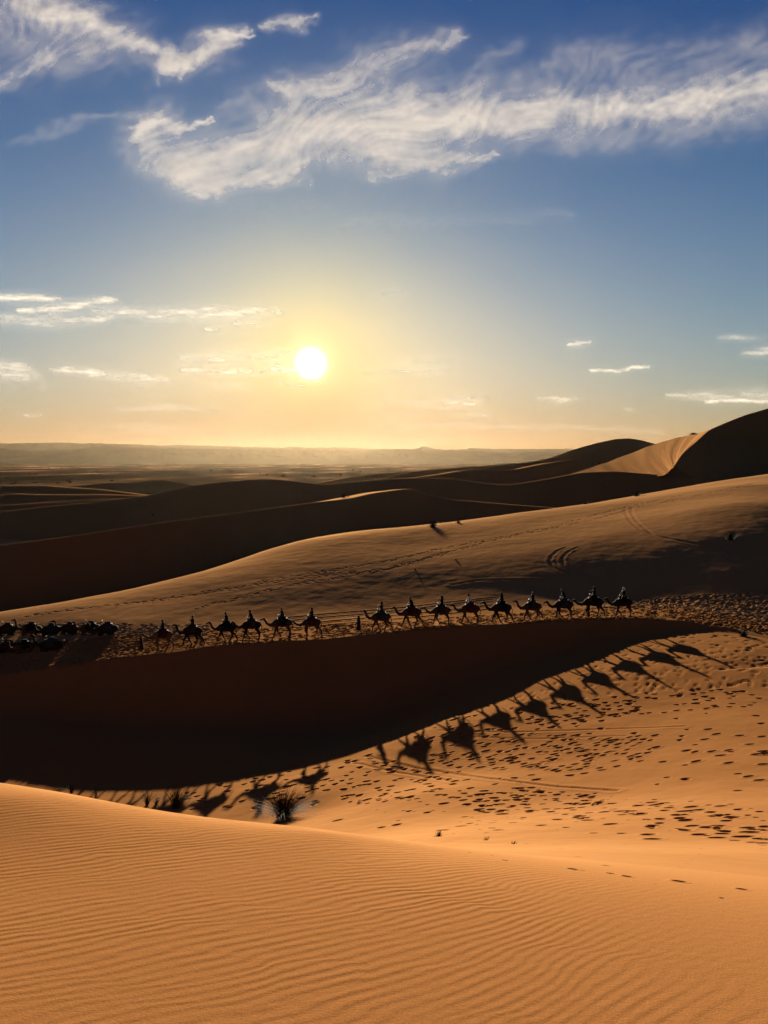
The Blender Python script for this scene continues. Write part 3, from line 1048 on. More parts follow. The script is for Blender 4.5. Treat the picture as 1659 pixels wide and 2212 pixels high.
def plain(name, color, rough=0.9, noise=0.0, scale=8.0):
    m, N, L = new_mat(name)
    b = N.new('ShaderNodeBsdfPrincipled')
    b.inputs['Roughness'].default_value = rough
    b.inputs['Specular IOR Level'].default_value = 0.03
    tc = N.new('ShaderNodeTexCoord')
    n = N.new('ShaderNodeTexNoise')
    n.inputs['Scale'].default_value = scale
    n.inputs['Detail'].default_value = 5
    L.new(tc.outputs['Object'], n.inputs['Vector'])
    mx = N.new('ShaderNodeMix')
    mx.data_type = 'RGBA'
    v = noise or 0.15
    mx.inputs['A'].default_value = (*[c * (1 - v) for c in color], 1)
    mx.inputs['B'].default_value = (*[min(1, c * (1 + v)) for c in color], 1)
    L.new(n.outputs['Fac'], mx.inputs['Factor'])
    L.new(mx.outputs['Result'], b.inputs['Base Color'])
    bp = N.new('ShaderNodeBump')
    bp.inputs['Strength'].default_value = 0.3
    bp.inputs['Distance'].default_value = 0.01
    L.new(n.outputs['Fac'], bp.inputs['Height'])
    L.new(bp.outputs[0], b.inputs['Normal'])
    out = N.new('ShaderNodeOutputMaterial')
    L.new(b.outputs[0], out.inputs['Surface'])
    return m


COAT = {'tan': plain('tan_camel_hair', (0.075, 0.042, 0.022), noise=0.25, scale=5), 'brown': plain('brown_camel_hair', (0.042, 0.023, 0.012), noise=0.25, scale=5),
        'dark': plain('dark_camel_hair', (0.016, 0.010, 0.007), noise=0.25, scale=5)}
CLOTH = {'black': plain('black_cloth', (0.005, 0.0048, 0.005)), 'blue': plain('dark_blue_cloth', (0.007, 0.009, 0.018)), 'white': plain('white_cloth', (0.40, 0.38, 0.36)),
         'grey': plain('grey_cloth', (0.020, 0.020, 0.020)), 'red': plain('dull_red_cloth', (0.045, 0.010, 0.008)), 'green': plain('olive_cloth', (0.018, 0.020, 0.012)),
         'brown': plain('brown_cloth', (0.025, 0.015, 0.010)), 'jeans': plain('denim', (0.009, 0.011, 0.017)), 'sand': plain('straw_hat_weave', (0.14, 0.10, 0.06)),
         'cyan': plain('bright_blue_scarf_cloth', (0.03, 0.10, 0.22))}
M_skin = plain('skin', (0.13, 0.065, 0.037), 0.6)
M_wood = plain('saddle_wood', (0.06, 0.035, 0.02), 0.6)
M_rope = plain('rope', (0.16, 0.10, 0.05))
M_phone = plain('pale_metal', (0.75, 0.75, 0.75), 0.25)


# ---- camels: head towards +X, feet at z = 0
def camel_caps(phase, low=0.0, turn=0.0):
    """walking camel; phase picks where the legs are in the stride"""
    C = []
    A = C.append
    A(((-0.62, 0, 1.42), (-0.15, 0, 1.38), 0.30, 0.37, 0, 0.86))
    A(((-0.15, 0, 1.38), (0.42, 0, 1.40), 0.37, 0.33, .10, 0.86))
    A(((-0.30, 0, 1.62), (0.10, 0, 1.66), 0.19, 0.20, .14, 0.8))        # hump
    A(((-0.08, 0, 1.72), (-0.10, 0, 1.88), 0.15, 0.09, .10, 0.8))
    A(((0.45, 0, 1.38), (0.72, 0, 1.26), 0.29, 0.19, .12, 0.8))          # breast
    n1, n2, n3 = (1.02, turn * .1, 1.22 - low * .08), (1.28 + low * .05, turn * .4, 1.42 - low * .22), (1.42 + low * .16, turn, 1.75 - low * .38)
    s1 = (n3[0] + .11, turn * 1.2, n3[2] + .11)
    m1 = (s1[0] + .25, turn * 1.6, s1[2] - .06 - low * .03)
    A(((0.72, 0, 1.28), n1, 0.18, 0.135, .08, 0.8))           # neck dips low
    A((n1, n2, 0.130, 0.11, .06, 0.85))
    A((n2, n3, 0.11, 0.092, .05, 0.85))
    A((n3, s1, 0.095, 0.105, .05, 0.8))           # skull
    A((s1, m1, 0.095, 0.064, .05, 0.75))         # muzzle
    A((m1, (m1[0] + .05, m1[1], m1[2] - .045), 0.064, 0.05, .03, 0.9))
    A(((-0.88, 0, 1.50), (-1.00, 0, 1.22), 0.055, 0.035, .05))           # tail
    A(((-1.00, 0, 1.22), (-0.99, 0, 0.92), 0.032, 0.045, .03))
    for s in (-1, 1):
        A(((n3[0] + .05, n3[1] + 0.07 * s, n3[2] + .19), (n3[0] + .02, n3[1] + 0.10 * s, n3[2] + .26), 0.025, 0.018, .02))   # ears
        pf = phase + (0.5 if s > 0 else 0.0)
        ph_ = phase + (0.62 if s > 0 else 0.12)
        a = 0.42 * math.sin(2 * math.pi * pf)
        lift = 0.10 * max(0, math.cos(2 * math.pi * pf))
        y = 0.17 * s
        sh, el = (0.46, y, 1.22), (0.42 + 0.10 * a, y, 0.98)
        kn = (0.44 + 0.48 * a + lift * 0.9, y * 0.95, 0.56 + lift * 0.3)
        ft = (0.42 + 1.0 * a - lift * 1.2, y * 0.9, 0.13 + lift)
        A((sh, el, 0.17, 0.125, .08, 0.7))
        A((el, kn, 0.12, 0.080, .05, 0.85))
        A((kn, ft, 0.074, 0.054, .03))
        A((ft, (ft[0] + 0.09, ft[1], 0.055 + lift * 0.8), 0.055, 0.068, .03))
        a = 0.40 * math.sin(2 * math.pi * ph_)
        lift = 0.10 * max(0, math.cos(2 * math.pi * ph_))
        hp, st = (-0.66, y, 1.34), (-0.52 + 0.2 * a, y * 1.05, 1.02)
        hk = (-0.78 + 0.55 * a + lift * .3, y * 0.95, 0.62 + lift * 0.4)
        ft = (-0.70 + 1.0 * a - lift * 1.1, y * 0.9, 0.13 + lift)
        A((hp, st, 0.21, 0.15, .10, 0.7))
        A((st, hk, 0.135, 0.082, .05, 0.8))
        A((hk, ft, 0.072, 0.054, .03))
        A((ft, (ft[0] + 0.09, ft[1], 0.055 + lift * 0.8), 0.055, 0.068, .03))
    return C


def resting_caps(var):
    """camel lying with legs folded under"""
    C = []
    A = C.append
    A(((-0.72, 0, 0.55), (-0.15, 0, 0.58), 0.33, 0.40, 0, 0.9))
    A(((-0.15, 0, 0.58), (0.45, 0, 0.56), 0.40, 0.34, .10, 0.9))
    A(((-0.28, 0, 0.86), (0.12, 0, 0.90), 0.20, 0.20, .14, 0.8))
    A(((-0.08, 0, 0.95), (-0.10, 0, 1.10), 0.15, 0.09, .10, 0.8))
    A(((0.48, 0, 0.55), (0.75, 0, 0.52), 0.28, 0.19, .12, 0.8))
    yaw = (0.0, 0.30, -0.25)[var]
    up = (1.32, 1.22, 0.98)[var]
    e1 = (1.10, yaw * .3, 0.58)
    e2 = (1.28, yaw * .6, 0.80 * up / 1.2)
    e3 = (1.34, yaw * .9, up)
    A(((0.75, 0, 0.52), e1, 0.17, 0.12, .08, 0.85))
    A((e1, e2, 0.115, 0.10, .06, 0.85))
    A((e2, e3, 0.10, 0.085, .05, 0.85))
    sk = (e3[0] + 0.10, e3[1] * 1.15, e3[2] + 0.08)
    mz = (sk[0] + 0.26, sk[1] * 1.7, sk[2] - 0.05)
    A((e3, sk, 0.086, 0.10, .05, 0.85))
    A((sk, mz, 0.088, 0.055, .05, 0.8))
    A(((-0.98, 0, 0.62), (-1.10, 0.05, 0.30), 0.05, 0.035, .05))
    for s in (-1, 1):
        A(((sk[0] - .07, sk[1] + 0.07 * s, sk[2] + .07), (sk[0] - .10, sk[1] + 0.10 * s, sk[2] + .14), 0.025, 0.018, .02))
        y = 0.27 * s
        A(((0.42, y * .8, 0.45), (0.62, y, 0.14), 0.16, 0.10, .08, 0.8))
        A(((0.62, y, 0.12), (0.12, y, 0.09), 0.085, 0.065, .04))
        A(((-0.62, y * .9, 0.45), (-0.22, y * 1.1, 0.24), 0.24, 0.13, .08, 0.8))
        A(((-0.22, y * 1.1, 0.20), (-0.72, y * 1.15, 0.12), 0.11, 0.075, .05))
        A(((-0.72, y * 1.15, 0.10), (-0.45, y * 1.25, 0.07), 0.065, 0.06, .04))
    return C


def saddle_shape(z0):
    """padded blanket ring round the hump, shifted by z0"""
    def k(*c):
        return [((a[0], a[1], a[2] + z0), (b[0], b[1], b[2] + z0), ra, rb, bl, sq) for a, b, ra, rb, bl, sq in c]
    pad = k(((0.34, -0.16, 1.72), (0.34, 0.16, 1.72), 0.10, 0.10, 0, 1), ((-0.48, -0.16, 1.72), (-0.48, 0.16, 1.72), 0.10, 0.10, .03, 1),
            ((0.34, 0.18, 1.71), (-0.48, 0.18, 1.71), 0.10, 0.11, .05, 1), ((0.34, -0.18, 1.71), (-0.48, -0.18, 1.71), 0.10, 0.11, .05, 1),
            ((0.0, 0.0, 1.92), (-0.28, 0.0, 1.90), 0.12, 0.13, .10, 1))
    cloth = k(((0.28, 0.33, 1.60), (0.24, 0.37, 1.28), 0.055, 0.05, 0, 1), ((-0.42, 0.33, 1.60), (-0.40, 0.37, 1.28), 0.055, 0.05, .05, 1), ((0.24, 0.36, 1.32), (-0.40, 0.37, 1.32), 0.055, 0.055, .06, 1),
              ((-0.08, 0.34, 1.62), (-0.08, 0.37, 1.30), 0.06, 0.055, .16, 1), ((0.1, 0.35, 1.60), (-.3, 0.36, 1.45), 0.06, 0.06, .12, 1),
              ((0.1, 0.36, 1.40), (-.3, 0.35, 1.62), 0.06, 0.06, .12, 1))
    cloth2 = [((a[0], -a[1], a[2]), (b[0], -b[1], b[2]), ra, rb, bl if i else 0.01, sq) for i, (a, b, ra, rb, bl, sq) in enumerate(cloth)]
    bar = k(((0.30, -0.13, 1.80), (0.30, -0.13, 2.10), 0.022, 0.020, 0, 1), ((0.30, 0.13, 1.80), (0.30, 0.13, 2.10), 0.022, 0.020, .01, 1), ((0.30, -0.15, 2.10), (0.30, 0.15, 2.10), 0.022, 0.022, .02, 1))
    return pad, cloth, cloth2, bar


def mk(name, caps, cell, mat):
    V, F = surface(caps, cell)
    return mesh_np(name, V, F, mat)


WALK = [mk('walking_camel_body', camel_caps(*ph), 0.036, COAT['brown']) for ph in ((0.03, 0.9, 0), (0.22, 0.0, 0), (0.40, 0.45, .10), (0.68, -0.15, -.08), (0.87, 0.25, 0))]
HEADP = [(1.80, 1.40), (1.74, 1.72), (1.78, 1.55), (1.74, 1.75), (1.76, 1.62)]
REST = [mk('resting_camel_body', resting_caps(v), 0.036, COAT['brown']) for v in range(3)]
_p, _c_, _d, _b = saddle_shape(0.0)
SAD = (mk('saddle_pad', _p, 0.032, CLOTH['red']), mk('blanket', _c_, 0.036, CLOTH['red']), mk('blanket', _d, 0.036, CLOTH['red']), mk('handle_bar', _b, 0.014, M_wood))
_p, _c_, _d, _b = saddle_shape(-0.78)
SADR = (mk('saddle_pad', _p, 0.032, CLOTH['red']), mk('blanket', _c_, 0.036, CLOTH['red']), mk('blanket', _d, 0.036, CLOTH['red']), mk('handle_bar', _b, 0.014, M_wood))


def own(o, mat):
    """give this object its own material while it shares the mesh"""
    o.material_slots[0].link = 'OBJECT'
    o.material_slots[0].material = mat
    return o


# ---- riders: seat at z = 0, facing +X ; walkers: feet at z = 0
def fingers(hand, d, spread=0.012):
    """four bent fingers and a thumb as tapered tubes closing round what is held"""
    out = []
    h = np.array(hand, float)
    d = np.array(d, float) / np.linalg.norm(d)
    side_ = np.array([0, 1.0, 0])
    dn = np.array([0, 0, -1.0])
    for k, L in enumerate((0.030, 0.036, 0.034, 0.027)):
        b = h + side_ * (k - 1.5) * 0.019 + d * 0.030
        m = b + d * L
        e = m + dn * L * 0.8 - d * 0.006
        out += [(tuple(b), tuple(m), 0.0095, 0.0085, 0.004), (tuple(m), tuple(e), 0.0085, 0.007, 0.004)]
    b = h + side_ * 0.036 * (1 if hand[1] < 0 else -1)
    out += [(tuple(b), tuple(b + d * 0.035 + dn * 0.02), 0.011, 0.009, 0.008)]
    return out


def rider_sets(lean, arm, look):
    """returns dict part -> capsules"""
    hipz = 0.10
    ch = (0.02 + lean * .30, 0, 0.42)
    nk = (0.02 + lean * .45, 0, 0.56)
    hd = (0.04 + lean * .52, look * 0.02, 0.70)
    hands = {'hold': ((0.34, -0.10, 0.24), (0.34, 0.10, 0.24)), 'phone': ((0.30, -0.06, 0.46), (0.30, 0.06, 0.46)), 'rest': ((0.26, -0.16, 0.14), (0.26, 0.16, 0.14))}[arm]
    body, coat, legs, shoes = [], [], [], []
    body += [((0, 0, hipz), ch, 0.11, 0.13, 0, 1.2), (ch, nk, 0.10, 0.055, .06, 1.0), (nk, (hd[0] - .01, 0, hd[2] - 0.05), 0.052, 0.055, .02, 1),
             ((hd[0] - 0.01, 0, hd[2] + 0.02), (hd[0] + 0.015, 0, hd[2] - 0.045), 0.092, 0.068, .03, 0.85),
             ((hd[0] + 0.085, 0, hd[2] + 0.0), (hd[0] + 0.105, 0, hd[2] - 0.02), 0.010, 0.014, .02, 1),
             ((hd[0] + 0.07, 0, hd[2] - 0.055), (hd[0] + 0.075, 0, hd[2] - 0.06), 0.022, 0.02, .02, 1.3)]
    for s in (-1, 1):
        body.append(((hd[0], 0.078 * s, hd[2]), (hd[0], 0.082 * s, hd[2] - 0.03), 0.014, 0.012, .012, 1))
    coat += [((0, 0, hipz - 0.02), (0.01 + lean * .1, 0, 0.24), 0.145, 0.135, 0, 1.25), ((0.01 + lean * .1, 0, 0.24), ch, 0.135, 0.155, .06, 1.25),
             ((ch[0], -0.12, 0.48), (ch[0], 0.12, 0.48), 0.085, 0.085, .06, 1), (ch, (nk[0] - .01, 0, nk[2]), 0.12, 0.07, .06, 1)]
    for s, hnd in zip((-1, 1), hands):
        sh = (ch[0] + 0.0, 0.19 * s, 0.49)
        el = ((sh[0] + hnd[0]) / 2 - 0.06, 0.25 * s, (0.49 + hnd[2]) / 2 - 0.10)
        body += [(sh, el, 0.05, 0.042, .03, 1), (el, (hnd[0] - .03, hnd[1], hnd[2]), 0.04, 0.028, .02, 1), ((hnd[0] - .03, hnd[1], hnd[2]), (hnd[0] + .02, hnd[1], hnd[2]), 0.030, 0.034, .02, 1)]
        coat += [(sh, el, 0.072, 0.060, .04, 1), (el, (hnd[0] - .06, hnd[1], hnd[2]), 0.056, 0.044, .03, 1)]
        hp, kn, an = (0.04, 0.12 * s, 0.04), (0.34, 0.36 * s, -0.14), (0.30, 0.46 * s, -0.56)
        body += [(hp, kn, 0.085, 0.06, .05, 1), (kn, an, 0.055, 0.038, .03, 1), (an, (an[0] + .12, an[1], an[2] - .05), 0.035, 0.03, .02, 1)]
        legs += [((0, 0.07 * s, 0.05), hp, 0.13, 0.12, .05, 1), (hp, kn, 0.115, 0.082, .05, 1), (kn, (an[0], an[1], an[2] + .03), 0.078, 0.058, .04, 1)]
        shoes += [((an[0] - .02, an[1], an[2] - .03), (an[0] + .17, an[1], an[2] - .07), 0.05, 0.04, .01, 1)]
    return body, coat, legs, shoes, hd, hands


def hat_caps(kind, hd):
    x, z = hd[0], hd[2]
    if kind == 'turban':
        return [((x - .01, 0, z + .055), (x - .02, 0, z + .085), 0.118, 0.105, 0, 1), ((x - .09, 0, z + .02), (x - .08, 0, z - .13), 0.06, 0.075, .05, 1.4),
                ((x - .06, -.09, z + .0), (x + .0, -.10, z - .14), 0.028, 0.05, .03, 1), ((x - .06, .09, z + .0), (x + .0, .10, z - .14), 0.028, 0.05, .03, 1),
                ((x - .02, 0, z - .15), (x + .05, 0, z - .14), 0.085, 0.075, .04, 1.1)]
    if kind == 'hood':
        return [((x - .02, 0, z + .03), (x - .04, 0, z - .03), 0.115, 0.115, 0, 1), ((x - .06, 0, z - .08), (x - .05, 0, z - .18), 0.10, 0.10, .05, 1.2)]
    if kind == 'cap':
        return [((x - .01, 0, z + .05), (x + .0, 0, z + .065), 0.100, 0.095, 0, 1), ((x + .08, -.03, z + .05), (x + .15, 0, z + .045), 0.022, 0.018, .02, 1), ((x + .08, .03, z + .05), (x + .15, 0, z + .045), 0.022, 0.018, .02, 1)]
    if kind == 'brim':
        c = [((x, 0, z + .07), (x, 0, z + .12), 0.09, 0.075, 0, 1)]
        for k in range(12):
            a, b = k / 12 * 6.283, (k + 1) / 12 * 6.283
            c.append(((x + .12 * math.cos(a), .12 * math.sin(a), z + .055), (x + .12 * math.cos(b), .12 * math.sin(b), z + .055), 0.028, 0.028, .03, 1))
        return c
    return [((x - .02, 0, z + .05), (x - .05, 0, z - .02), 0.098, 0.10, 0, 1), ((x - .07, 0, z - .02), (x - .07, 0, z - .12), 0.07, 0.05, .04, 1)]       # hair


HATNAME = {'turban': 'headscarf', 'hood': 'hood', 'cap': 'cap', 'brim': 'hat', 'hair': 'hair'}
RID = {}
for nm, (ln, arm) in {'upright': (0.0, 'hold'), 'leaning': (0.35, 'hold'), 'photographing': (-0.05, 'phone'), 'slack': (0.12, 'rest')}.items():
    b_, c_, l_, s_, hd_, hn_ = rider_sets(ln, arm, 0)
    RID[nm] = dict(body=mk('rider_body', b_, 0.016, M_skin), coat=mk('rider_coat', c_, 0.020, CLOTH['black']), legs=mk('rider_trousers', l_, 0.022, CLOTH['jeans']),
                   shoe=mk('rider_shoes', s_[:1], 0.014, CLOTH['black']), shoe2=mk('rider_shoes', s_[1:] + [], 0.014, CLOTH['black']),
                   hands=[mk('fingers', fingers(h, (1, 0, -0.1)), 0.0045, M_skin) for h in hn_], hd=hd_, hn=hn_,
                   hats={k: mk(HATNAME[k], hat_caps(k, hd_), 0.016, CLOTH['black']) for k in HATNAME})


def add_eyes(name, hd, parent):
    """a pair of dark eyes set in the face"""
    for s in (-1, 1):
        c = [((hd[0] + 0.074, 0.030 * s, hd[2] + 0.012), (hd[0] + 0.076, 0.030 * s, hd[2] + 0.012), 0.010, 0.010, 0)]
        V, F = surface(c, 0.006, pad=0.015)
        EYES.setdefault((round(hd[0], 3), round(hd[2], 3), s), mesh_np('eye', V, F, CLOTH['black']))
        link('eye', EYES[(round(hd[0], 3), round(hd[2], 3), s)], parent)


EYES = {}
BOX = None


def make_rider(loc, rz, pose, coat, trousers, hat, hatmat, label, cat='person', phone=False):
    r = RID[pose]
    p = bpy.data.objects.new('person', r['body'])
    col.objects.link(p)
    p.location, p.rotation_euler = loc, (0, 0, rz)
    k_ = 1.08
    p.scale = (k_, k_, k_)
    tag(p, label, cat, 'tourists riding in the caravan')
    own(link('jacket', r['coat'], p), CLOTH[coat])
    own(link('trousers', r['legs'], p), CLOTH[trousers])
    link('shoe', r['shoe'], p)
    link('shoe', r['shoe2'], p)
    for h in r['hands']:
        link('fingers', h, p)
    own(link(HATNAME[hat], r['hats'][hat], p), CLOTH[hatmat])
    add_eyes('eye', r['hd'], p)
    return p


def box_mesh(name, sx, sy, sz, mat, bev=0.15):
    """small block with chamfered edges"""
    x, y, z = sx / 2, sy / 2, sz / 2
    v, f = [], []
    b = min(sx, sy, sz) * bev
    for s in (-1, 1):
        for (px, py) in ((-x + b, -y), (x - b, -y), (x, -y + b), (x, y - b), (x - b, y), (-x + b, y), (-x, y - b), (-x, -y + b)):
            v.append((px, py, s * z))
    me = bpy.data.meshes.new(name)
    faces = [tuple(range(7, -1, -1)), tuple(range(8, 16))] + [(k, (k + 1) % 8, 8 + (k + 1) % 8, 8 + k) for k in range(8)]
    me.from_pydata(v, [], faces)
    me.materials.append(mat)
    return me


PHONE = box_mesh('phone', 0.012, 0.15, 0.075, M_phone)


def make_camel(loc, rz, var, coat, blanket, label, rest=False, group=None, scale=1.0, saddle=True, tilt=0.0):
    me = (REST if rest else WALK)[var]
    c = bpy.data.objects.new('resting_camel' if rest else 'camel', me)
    col.objects.link(c)
    c.location, c.rotation_euler = loc, (0, tilt, rz)
    c.scale = (scale, scale, scale)
    own(c, COAT[coat])
    tag(c, label, 'camel', group)
    if saddle:
        s = SADR if rest else SAD
        pd = own(link('saddle_pad', s[0], c), CLOTH[blanket])
        own(link('blanket', s[1], c), CLOTH[blanket])
        own(link('blanket', s[2], c), CLOTH[blanket])
        link('saddle_handle', s[3], pd)
    return c


# u of the body, v of the feet, stride, coat, blanket, rider pose, jacket, trousers, hat kind, hat colour, rider label, camel label
CARAVAN = [
    (350, 1390, 0, 'tan', 'red', 'upright', 'grey', 'jeans', 'cap', 'brown', 'rider in grey jacket and cap on the leading camel of the front string', 'tan camel led on foot at the very head of the caravan, neck stretched low'),
    (414, 1392, 3, 'dark', 'brown', 'photographing', 'black', 'brown', 'brim', 'black', 'rider in wide hat holding a phone on the second dark camel of the front string', 'dark camel walking second in the front string, head raised'),
    (488, 1388, 1, 'dark', 'black', 'slack', 'black', 'black', 'brim', 'black', 'rider in black wide hat on the third camel of the front string', 'dark camel third in the front string, nose pushed far forward'),
    (542, 1388, 2, 'dark', 'brown', 'leaning', 'black', 'jeans', 'hair', 'black', 'bareheaded rider leaning forward on the fourth camel of the front string', 'dark camel fourth in the front string, close behind the third'),
    (608, 1382, 4, 'brown', 'black', 'slack', 'blue', 'brown', 'cap', 'sand', 'rider with pale cap on the fifth camel of the front string', 'brown camel fifth in the front string, legs wide apart'),
    (672, 1377, 0, 'brown', 'red', 'upright', 'green', 'jeans', 'hair', 'brown', 'rider in olive jacket on the last camel of the front string', 'brown camel closing the front string, ahead of the gap in the caravan'),
    (822, 1365, 3, 'brown', 'grey', 'photographing', 'grey', 'grey', 'turban', 'grey', 'rider with grey headscarf raising a phone just behind the walking guide', 'brown camel leading the rear string right behind the walking guide'),
    (888, 1361, 1, 'brown', 'red', 'leaning', 'black', 'black', 'brim', 'black', 'rider in black with brimmed hat on the second camel of the rear string', 'reddish brown camel second in the rear string'),
    (952, 1357, 2, 'brown', 'brown', 'photographing', 'black', 'jeans', 'hood', 'black', 'hooded rider in black holding a shining phone on the third camel of the rear string', 'brown camel third in the rear string, under a hooded rider'),
    (1014, 1353, 4, 'brown', 'red', 'leaning', 'white', 'brown', 'hair', 'black', 'rider in white shirt with dark hair, fourth in the rear string', 'brown camel carrying the rider in a white shirt'),
    (1082, 1349, 0, 'dark', 'black', 'slack', 'black', 'black', 'turban', 'black', 'rider in black headscarf in the middle of the rear string', 'large black looking camel in the middle of the rear string'),
    (1148, 1345, 3, 'brown', 'grey', 'photographing', 'blue', 'black', 'cap', 'sand', 'rider in dark blue with light bag and phone, sixth in the rear string', 'brown camel sixth in the rear string, pale blanket'),
    (1216, 1341, 1, 'dark', 'grey', 'leaning', 'black', 'black', 'brim', 'black', 'rider in black leaning forward, seventh in the rear string', 'dark camel seventh in the rear string'),
    (1280, 1338, 2, 'dark', 'black', 'photographing', 'black', 'brown', 'turban', 'brown', 'rider with brown headscarf and shining phone, second from the end of the caravan', 'dark camel second from the end of the caravan'),
    (1344, 1336, 4, 'dark', 'black', 'upright', 'black', 'black', 'turban', 'white', 'rider in black robe and white headscarf at the tail of the caravan', 'dark camel at the very tail of the caravan'),
]
YAW = math.pi            # all walk towards -X
cam_pos = []
VARS = [0, 3, 1, 2, 4, 0, 3, 1, 2, 4, 1, 3, 2, 0, 4]
for k, (u, v, var, coat, bl, pose, jk, tr, ht, hm, rl, cl) in enumerate(CARAVAN):
    yy = float(np.interp(u, [c[0] for c in CREST], [c[2] for c in CREST])) + 1.6
    x = float(ray(u, 1350)[0]) * yy
    yaw = YAW + rng.uniform(-0.16, 0.16) + 0.06
    var = VARS[k]
    z = min(ground_z(x - 0.5, yy), ground_z(x + 0.6, yy)) + 0.0
    s = 1.13 + 0.04 * math.sin(k * 2.1)
    c = make_camel((x, yy, z), yaw, var, coat, bl, cl, group='saddled camels walking in line', scale=s)
    cam_pos.append((x, yy, z, yaw, s))
    d = Vector((math.cos(yaw), math.sin(yaw), 0))
    seat = Vector((x, yy, z)) + d * (-0.10 * s) + Vector((0, 0, 2.00 * s))
    p = make_rider(seat, yaw + rng.uniform(-.15, .15), pose, jk, tr, ht, hm, rl)
    if pose == 'photographing':
        ph_o = link('phone', PHONE)
        a = p.rotation_euler.z
        ph_o.location = seat + Vector((0.37 * math.cos(a), 0.37 * math.sin(a), 0.475))
        ph_o.rotation_euler = (0, -0.15, a)
        tag(ph_o, 'small shining phone held up by ' + {1: 'the second rider of the front string', 6: 'the rider behind the walking guide', 8: 'the hooded rider of the rear string',
                                                        11: 'the sixth rider of the rear string', 13: 'the second last rider of the caravan'}[k], 'phone', 'phones held by riders')


# lead ropes from each camel's saddle to the next one's head
def rope(p0, p1, sag, label, grp='lead ropes of the caravan'):
    p0, p1 = np.array(p0, float), np.array(p1, float)
    n, r, m = 14, 0.013, 6
    V = []
    for i in range(n):
        t = i / (n - 1)
        c = p0 * (1 - t) + p1 * t - np.array([0, 0, sag * 4 * t * (1 - t)])
        for j in range(m):
            a = j / m * 6.283
            V.append(c + np.array([0, r * math.cos(a), r * math.sin(a)]))
    F = [(i * m + j, i * m + (j + 1) % m, (i + 1) * m + (j + 1) % m, (i + 1) * m + j) for i in range(n - 1) for j in range(m)]
    o = link('lead_rope', mesh_np('lead_rope', np.array(V), np.array(F), M_rope))
    tag(o, label, 'rope', grp)


def local(k, q):
    x, y, z, yaw, s = cam_pos[k]
    c_, s_ = math.cos(yaw), math.sin(yaw)
    return (x + s * (q[0] * c_ - q[1] * s_), y + s * (q[0] * s_ + q[1] * c_), z + s * q[2])


ORD = ['second', 'third', 'fourth', 'fifth', 'sixth', 'seventh', 'eighth', 'ninth']
for grp_, rngk, nm in (('front', range(0, 5), 'front'), ('rear', range(6, 14), 'rear')):
    for i, k in enumerate(rngk):
        rope(local(k, (-0.5, 0, 1.75)), local(k + 1, (HEADP[VARS[k + 1]][0], 0, HEADP[VARS[k + 1]][1])), 0.22, 'thin rope leading the %s camel of the %s string' % (ORD[i], nm))


# ---- walking guides in long robes
def guide_caps(stride):
    body = [((0, 0, 0.92), (0.02, 0, 1.34), 0.12, 0.13, 0, 1.2), ((0.02, 0, 1.34), (0.03, 0, 1.50), 0.10, 0.055, .05, 1), ((0.03, 0, 1.50), (0.035, 0, 1.56), 0.05, 0.055, .02, 1),
            ((0.03, 0, 1.64), (0.055, 0, 1.575), 0.092, 0.068, .03, 0.85), ((0.125, 0, 1.62), (0.145, 0, 1.60), 0.010, 0.014, .02, 1)]
    robe = [((0, 0, 0.95), (0.02, 0, 1.36), 0.16, 0.17, 0, 1.25), ((0.02, -0.13, 1.42), (0.02, 0.13, 1.42), 0.085, 0.085, .06, 1), ((0, 0, 0.95), (0, 0, 0.42), 0.17, 0.235, .08, 1.0)]
    hands = []
    for s in (-1, 1):
        a = 0.30 * s * stride
        sh, el, wr = (0.02, 0.20 * s, 1.41), (0.0 - a * .5, 0.25 * s, 1.14), (0.10 - a, 0.24 * s, 0.92)
        body += [(sh, el, 0.05, 0.04, .03, 1), (el, wr, 0.04, 0.028, .02, 1), (wr, (wr[0] + .02, wr[1], wr[2] - .06), 0.032, 0.03, .02, 1)]
        robe += [(sh, el, 0.075, 0.07, .05, 1), (el, (wr[0], wr[1], wr[2] + .04), 0.068, 0.065, .03, 1)]
        hands.append((wr[0] + .01, wr[1], wr[2] - .07))
        hp, kn, an = (0, 0.10 * s, 0.90), (0.08 + a * .7, 0.10 * s, 0.50), (a * 1.3, 0.10 * s, 0.09)
        body += [(hp, kn, 0.09, 0.06, .05, 1), (kn, an, 0.055, 0.04, .03, 1), (an, (an[0] + .15, an[1], 0.045), 0.045, 0.04, .03, 1)]
    return body, robe, hands, (0.03, 0, 1.63)


GU = []
for st in (1.0, -0.8):
    b_, r_, h_, hd_ = guide_caps(st)
    GU.append((mk('walker_body', b_, 0.018, M_skin), mk('robe', r_, 0.022, CLOTH['blue']), [mk('fingers', fingers(h, (0.35, 0, -1.0)), 0.0045, M_skin) for h in h_], mk('headscarf', hat_caps('turban', hd_), 0.016, CLOTH['black']), hd_))


def make_guide(u, g, rz, robe, scarf, label, dy=1.6):
    yy = float(np.interp(u, [c[0] for c in CREST], [c[2] for c in CREST])) + dy
    x = float(ray(u, 1380)[0]) * yy
    z = min(ground_z(x - .3, yy), ground_z(x + .3, yy))
    b_, r_, hs, sc_, hd_ = GU[g]
    p = bpy.data.objects.new('person', b_)
    col.objects.link(p)
    p.location, p.rotation_euler = (x, yy, z), (0, 0, rz)
    tag(p, label, 'person', 'guides walking with the caravan')
    own(link('robe', r_, p), CLOTH[robe])
    for h in hs:
        link('fingers', h, p)
    own(link('headscarf', sc_, p), CLOTH[scarf])
    add_eyes('eye', hd_, p)
    return (x, yy, z)


